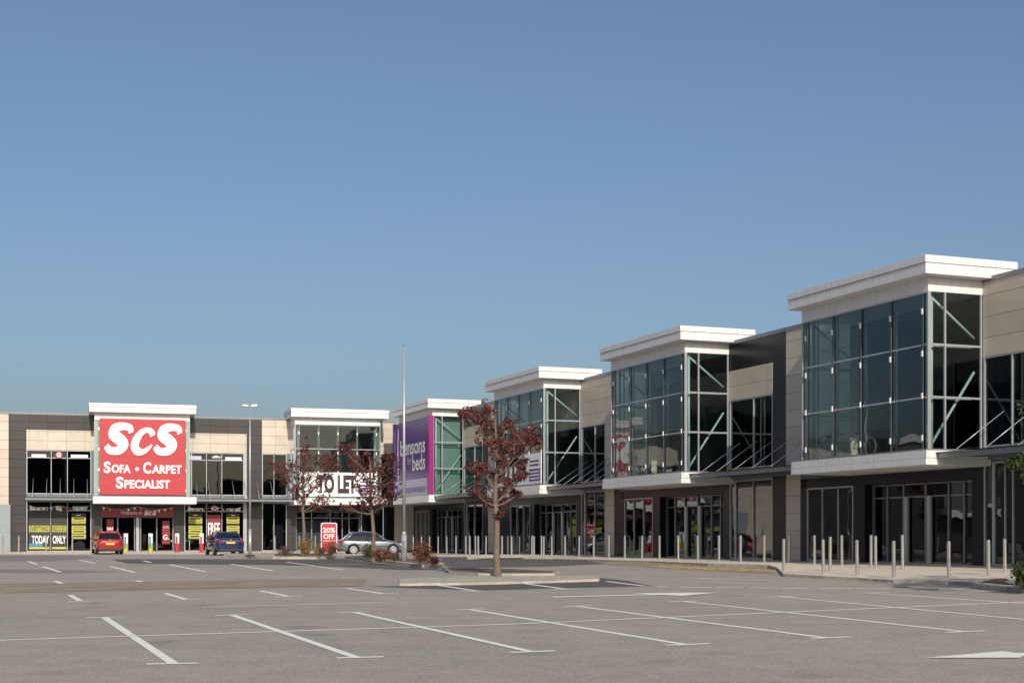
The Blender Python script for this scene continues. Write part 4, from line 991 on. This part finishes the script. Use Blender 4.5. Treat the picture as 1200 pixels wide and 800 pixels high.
def tree(base, clusters, bpx, label, name='purple_leaved_tree', leaf='leaf_purple', seed=1, trunk_r=.11, lean=0, nleaf=150, lsize=.15, top=None, rr=1.0, dense=1):
    rn = random.Random(seed); Y = base.y; sc_ = Y / F
    o = empty(name, base, cat='tree', label=label)
    loc = lambda x, y, dy=0: Vector(((x - bpx[0]) * sc_, dy, (bpx[1] - y) * sc_))
    topx, topy = top; T = loc(topx, topy); m = MB()
    pts = [Vector((0, 0, -.1))]; n = 9
    for k in range(1, n + 1):
        t = k / n; pts.append(Vector((T.x * t ** 1.3 + rn.uniform(-.05, .05), rn.uniform(-.06, .06), T.z * t)))
    rad = lambda t: trunk_r * (1 - t) ** .8 + .018
    m.tube((0, 0, -.1), (0, 0, .18), trunk_r * 1.5, trunk_r * 1.08, n=10, cap=False)
    for k in range(n): m.tube(pts[k], pts[k + 1], rad(k / n), rad((k + 1) / n), n=10, cap=False)
    lf = MB(); zt = T.z
    def at(t):
        t = max(0, min(.999, t)) * n; k = int(t); return pts[k].lerp(pts[k + 1], t - k)
    fork = .42
    for (cx, cy, cr) in clusters:
        rpx = cr * sc_ * rr; dist = abs(cx - topx) * sc_
        c = loc(cx, cy, rn.uniform(-1, 1) * min(1.3, .5 + dist * .45))
        h = c.z / zt; ta = max(fork, min(.93, h - .10 - dist / zt * .45)); s = at(ta)
        mid = s.lerp(c, .5) + Vector((0, 0, -.12 * (c - s).length)); r0 = min(rad(ta) * .5, .032)
        bez_tube(m, s, mid, c, r0, .010)
        for k in range(7):
            st = s.lerp(c, rn.uniform(.45, .95)) + Vector((0, 0, -.05))
            e = c + Vector((rn.gauss(0, .5), rn.gauss(0, .5), rn.gauss(.1, .45))) * rpx * 1.8
            bez_tube(m, st, st.lerp(e, .5) + Vector((0, 0, .03)), e, .011, .004, 3, 4)
            leaves(lf, e, rpx * rn.uniform(.5, .9), int(nleaf * .15 * dense), lsize, rn)
        leaves(lf, c, rpx * 1.3, int(nleaf * .6 * dense), lsize, rn)
    m.build('trunk', M['bark'], o, smooth=True); lf.build('crown', M[leaf], o)
    return o
cT = [(573,482,9),(558,489,9),(546,489,6),(568,495,9),(581,504,10),(584,516,11),(597,497,7),(609,509,9),(620,515,8),(603,520,9),(590,527,11),(577,521,8),(610,527,8),(600,541,9),(589,541,9),(565,548,7),(559,553,6),(581,556,8),(606,559,7),(614,556,6),(557,578,6),(567,581,6),(588,574,7),(589,588,6),(607,579,5),(574,589,5),(585,604,4),(596,568,7),(626,520,6)]
tree(on(583, 670.5, .12), cT, (583, 670.5), 'lone purple-leaved tree in the centre island in front of the third tower', seed=3, top=(580, 486), trunk_r=.10, nleaf=140, lsize=.09)
cA = [(356,526,6),(358,535,6),(326,548,7),(332,553,7),(338,558,8),(331,566,6),(341,546,7),(350,549,8),(363,547,8),(376,541,7),(386,538,6),(386,547,6),(393,548,5),(365,556,9),(348,560,8),(348,573,7),(358,565,8),(373,563,8),(382,557,6),(365,574,7),(376,584,6),(382,588,5),(367,589,6),(354,586,6),(374,595,4),(345,582,5),(324,557,5),(318,545,4)]
tree(on(355.5, 650.5, .12), cA, (355.5, 650.5), 'left one of two purple-leaved trees standing before the long to let board', seed=11, top=(356, 530), trunk_r=.085, nleaf=72, lsize=.11)
cB = [(406,529,6),(408,523,5),(411,539,7),(417,545,7),(424,551,8),(431,531,4),(433,541,6),(440,554,8),(451,554,7),(459,543,6),(462,536,4),(448,548,6),(455,563,7),(461,571,6),(443,569,7),(432,563,7),(421,573,6),(429,578,7),(418,595,5),(425,589,6),(436,586,7),(448,589,6),(455,586,6),(440,599,5),(463,582,5),(411,597,4),(404,594,4)]
tree(on(437.5, 655.5, .12), cB, (437.5, 655.5), 'right one of two purple-leaved trees, in front of the silver hatchback', seed=17, top=(432, 528), trunk_r=.09, nleaf=76, lsize=.11)
# green tree whose trunk is just outside the picture on the right
gb = Vector((13.75, 33.9, gz(13.75, 33.9) + .12)); bpx_ = (CX + F * 13.75 / 33.9, HY - F * (gb.z - CZ) / 33.9)
gx = bpx_[0]
cG = [(1203,518,7),(1192,534,6),(1200,551,9),(1200,571,6),(1210,540,10),(gx-40,490,26),(gx-10,460,30),(gx+30,440,30),(gx,510,34),(gx+45,500,34),(gx+60,470,26),(gx-20,550,26),(gx+30,550,30),(gx+70,530,26)]
tree(gb, cG, bpx_, 'small green tree at the right edge, only a leafy branch in view', name='green_tree', leaf='leaf_green', seed=5, top=(gx + 10, 450), trunk_r=.11, nleaf=420, lsize=.085)

def shrub(pxx, pyy, wpx, hpx, leaf, label, seed, n=700, ls=.07, dz=.12, name='shrub'):
    b = on(pxx, pyy, dz); sc_ = b.y / F; rn = random.Random(seed); W_, H_ = wpx * sc_ / 2, hpx * sc_
    o = empty(name, b, cat='shrub', label=label); m = MB(); lf = MB()
    for k in range(26):
        t = rn.uniform(0, 6.28); rr = rn.random() ** .6; hh = H_ * (1 - .45 * rr ** 2) * rn.uniform(.75, 1.05)
        e = Vector((math.cos(t) * W_ * rr, math.sin(t) * W_ * rr * .8, hh)); s = Vector((e.x * .25, e.y * .25, -.03))
        bez_tube(m, s, s.lerp(e, .5) + Vector((0, 0, .08)), e, .012, .004, 4, 5)
        for q in (.45, .65, .85, 1.0):
            leaves(lf, s.lerp(e, q) + Vector((rn.gauss(0, .04), rn.gauss(0, .04), rn.gauss(0, .03))), W_ * rn.uniform(.2, .42), int(n / 80), ls * .8, rn)
    m.build('stems', M['bark'], o, smooth=True); lf.build('foliage', M[leaf], o)
shrub(334, 651.6, 26, 11, 'leaf_brown', 'low dark brown twiggy shrub at the left end of the island', 1, 600)
shrub(361, 651.8, 27, 21, 'leaf_gold', 'golden tan shrub at the foot of the left purple tree', 2, 1100, .08)
shrub(386, 652.4, 26, 19, 'leaf_rust', 'rust red shrub in front of the sale totem', 3, 900, .08)
shrub(374, 651.8, 14, 13, 'leaf_gold', 'small pale shrub between golden shrub and sale totem', 9, 500, .07)
shrub(431, 655.5, 14, 19, 'leaf_green', 'olive green shrub left of the right purple tree\'s trunk', 4, 700, .08)
shrub(447, 658, 25, 17, 'leaf_rust', 'rusty brown shrub right of the right purple tree\'s trunk', 5, 900, .08)
shrub(463, 657.2, 14, 11, 'leaf_brown', 'low brown twigs just left of the tall pole', 6, 500)
shrub(494, 661.3, 28, 26, 'leaf_rust', 'tall rust red shrub right of the tall pole', 7, 1500, .075)
shrub(508, 662.2, 12, 12, 'leaf_rust', 'low rust shrub at the right tip of the island', 8, 500, .07)
pl = sheet('kerbed_island', [G(1141, 689.2), G(1300, 706), G(1500, 716), G(1500, 690), G(1230, 682.5), G(1165, 682)], 0, M['kerb'], height=.14)
sheet('planting_bed', [G(1150, 688), G(1300, 703.5), G(1480, 712), G(1480, 691.5), G(1230, 684), G(1168, 683.4)], .15, M['soil'])
shrub(1200, 689, 30, 30, 'leaf_green', 'bright green shrub in the planter at the right edge', 21, 1300, .07, .14)
shrub(1216, 688, 40, 24, 'leaf_green', 'low green shrub at the extreme right edge of the planter', 22, 1200, .07, .14)

# bikes on the first floor of the nearest tower
def bike(x, y, label):
    o = empty('bicycle', OR + EX * x + EY * y + Vector((0, 0, 3.9)), AR, cat='bicycle', label=label, group='bicycles shown upstairs')
    for wx in (-.52, .52):
        m = MB()
        for k in range(20):
            t0, t1 = 2 * math.pi * k / 20, 2 * math.pi * (k + 1) / 20
            m.tube((wx + .33 * math.cos(t0), 0, .35 + .33 * math.sin(t0)), (wx + .33 * math.cos(t1), 0, .35 + .33 * math.sin(t1)), .022, n=6, cap=False)
        m.build('wheel', M['clamp'], o, smooth=True)
    m = MB(); A, B_, C_, D_, E_ = (-.52, 0, .35), (-.12, 0, .3), (-.25, 0, .82), (.32, 0, .8), (.52, 0, .35)
    for p_, q_ in ((A, B_), (A, C_), (B_, C_), (C_, D_), (B_, D_), (D_, E_)): m.tube(p_, q_, .018, n=6)
    m.build('frame', M['clamp'], o)
    MB().tube((.32, -.24, .95), (.32, .24, .95), .015, n=6).build('handlebar', M['rubber'], o)
    MB().box(-.38, -.14, -.05, .05, .86, .9).build('saddle', M['rubber'], o)
bike(-7.0, 1.15, 'white bicycle upstairs at the left end of the nearest tower'); bike(-5.2, 1.15, 'white bicycle upstairs, right of the other one in the nearest tower')
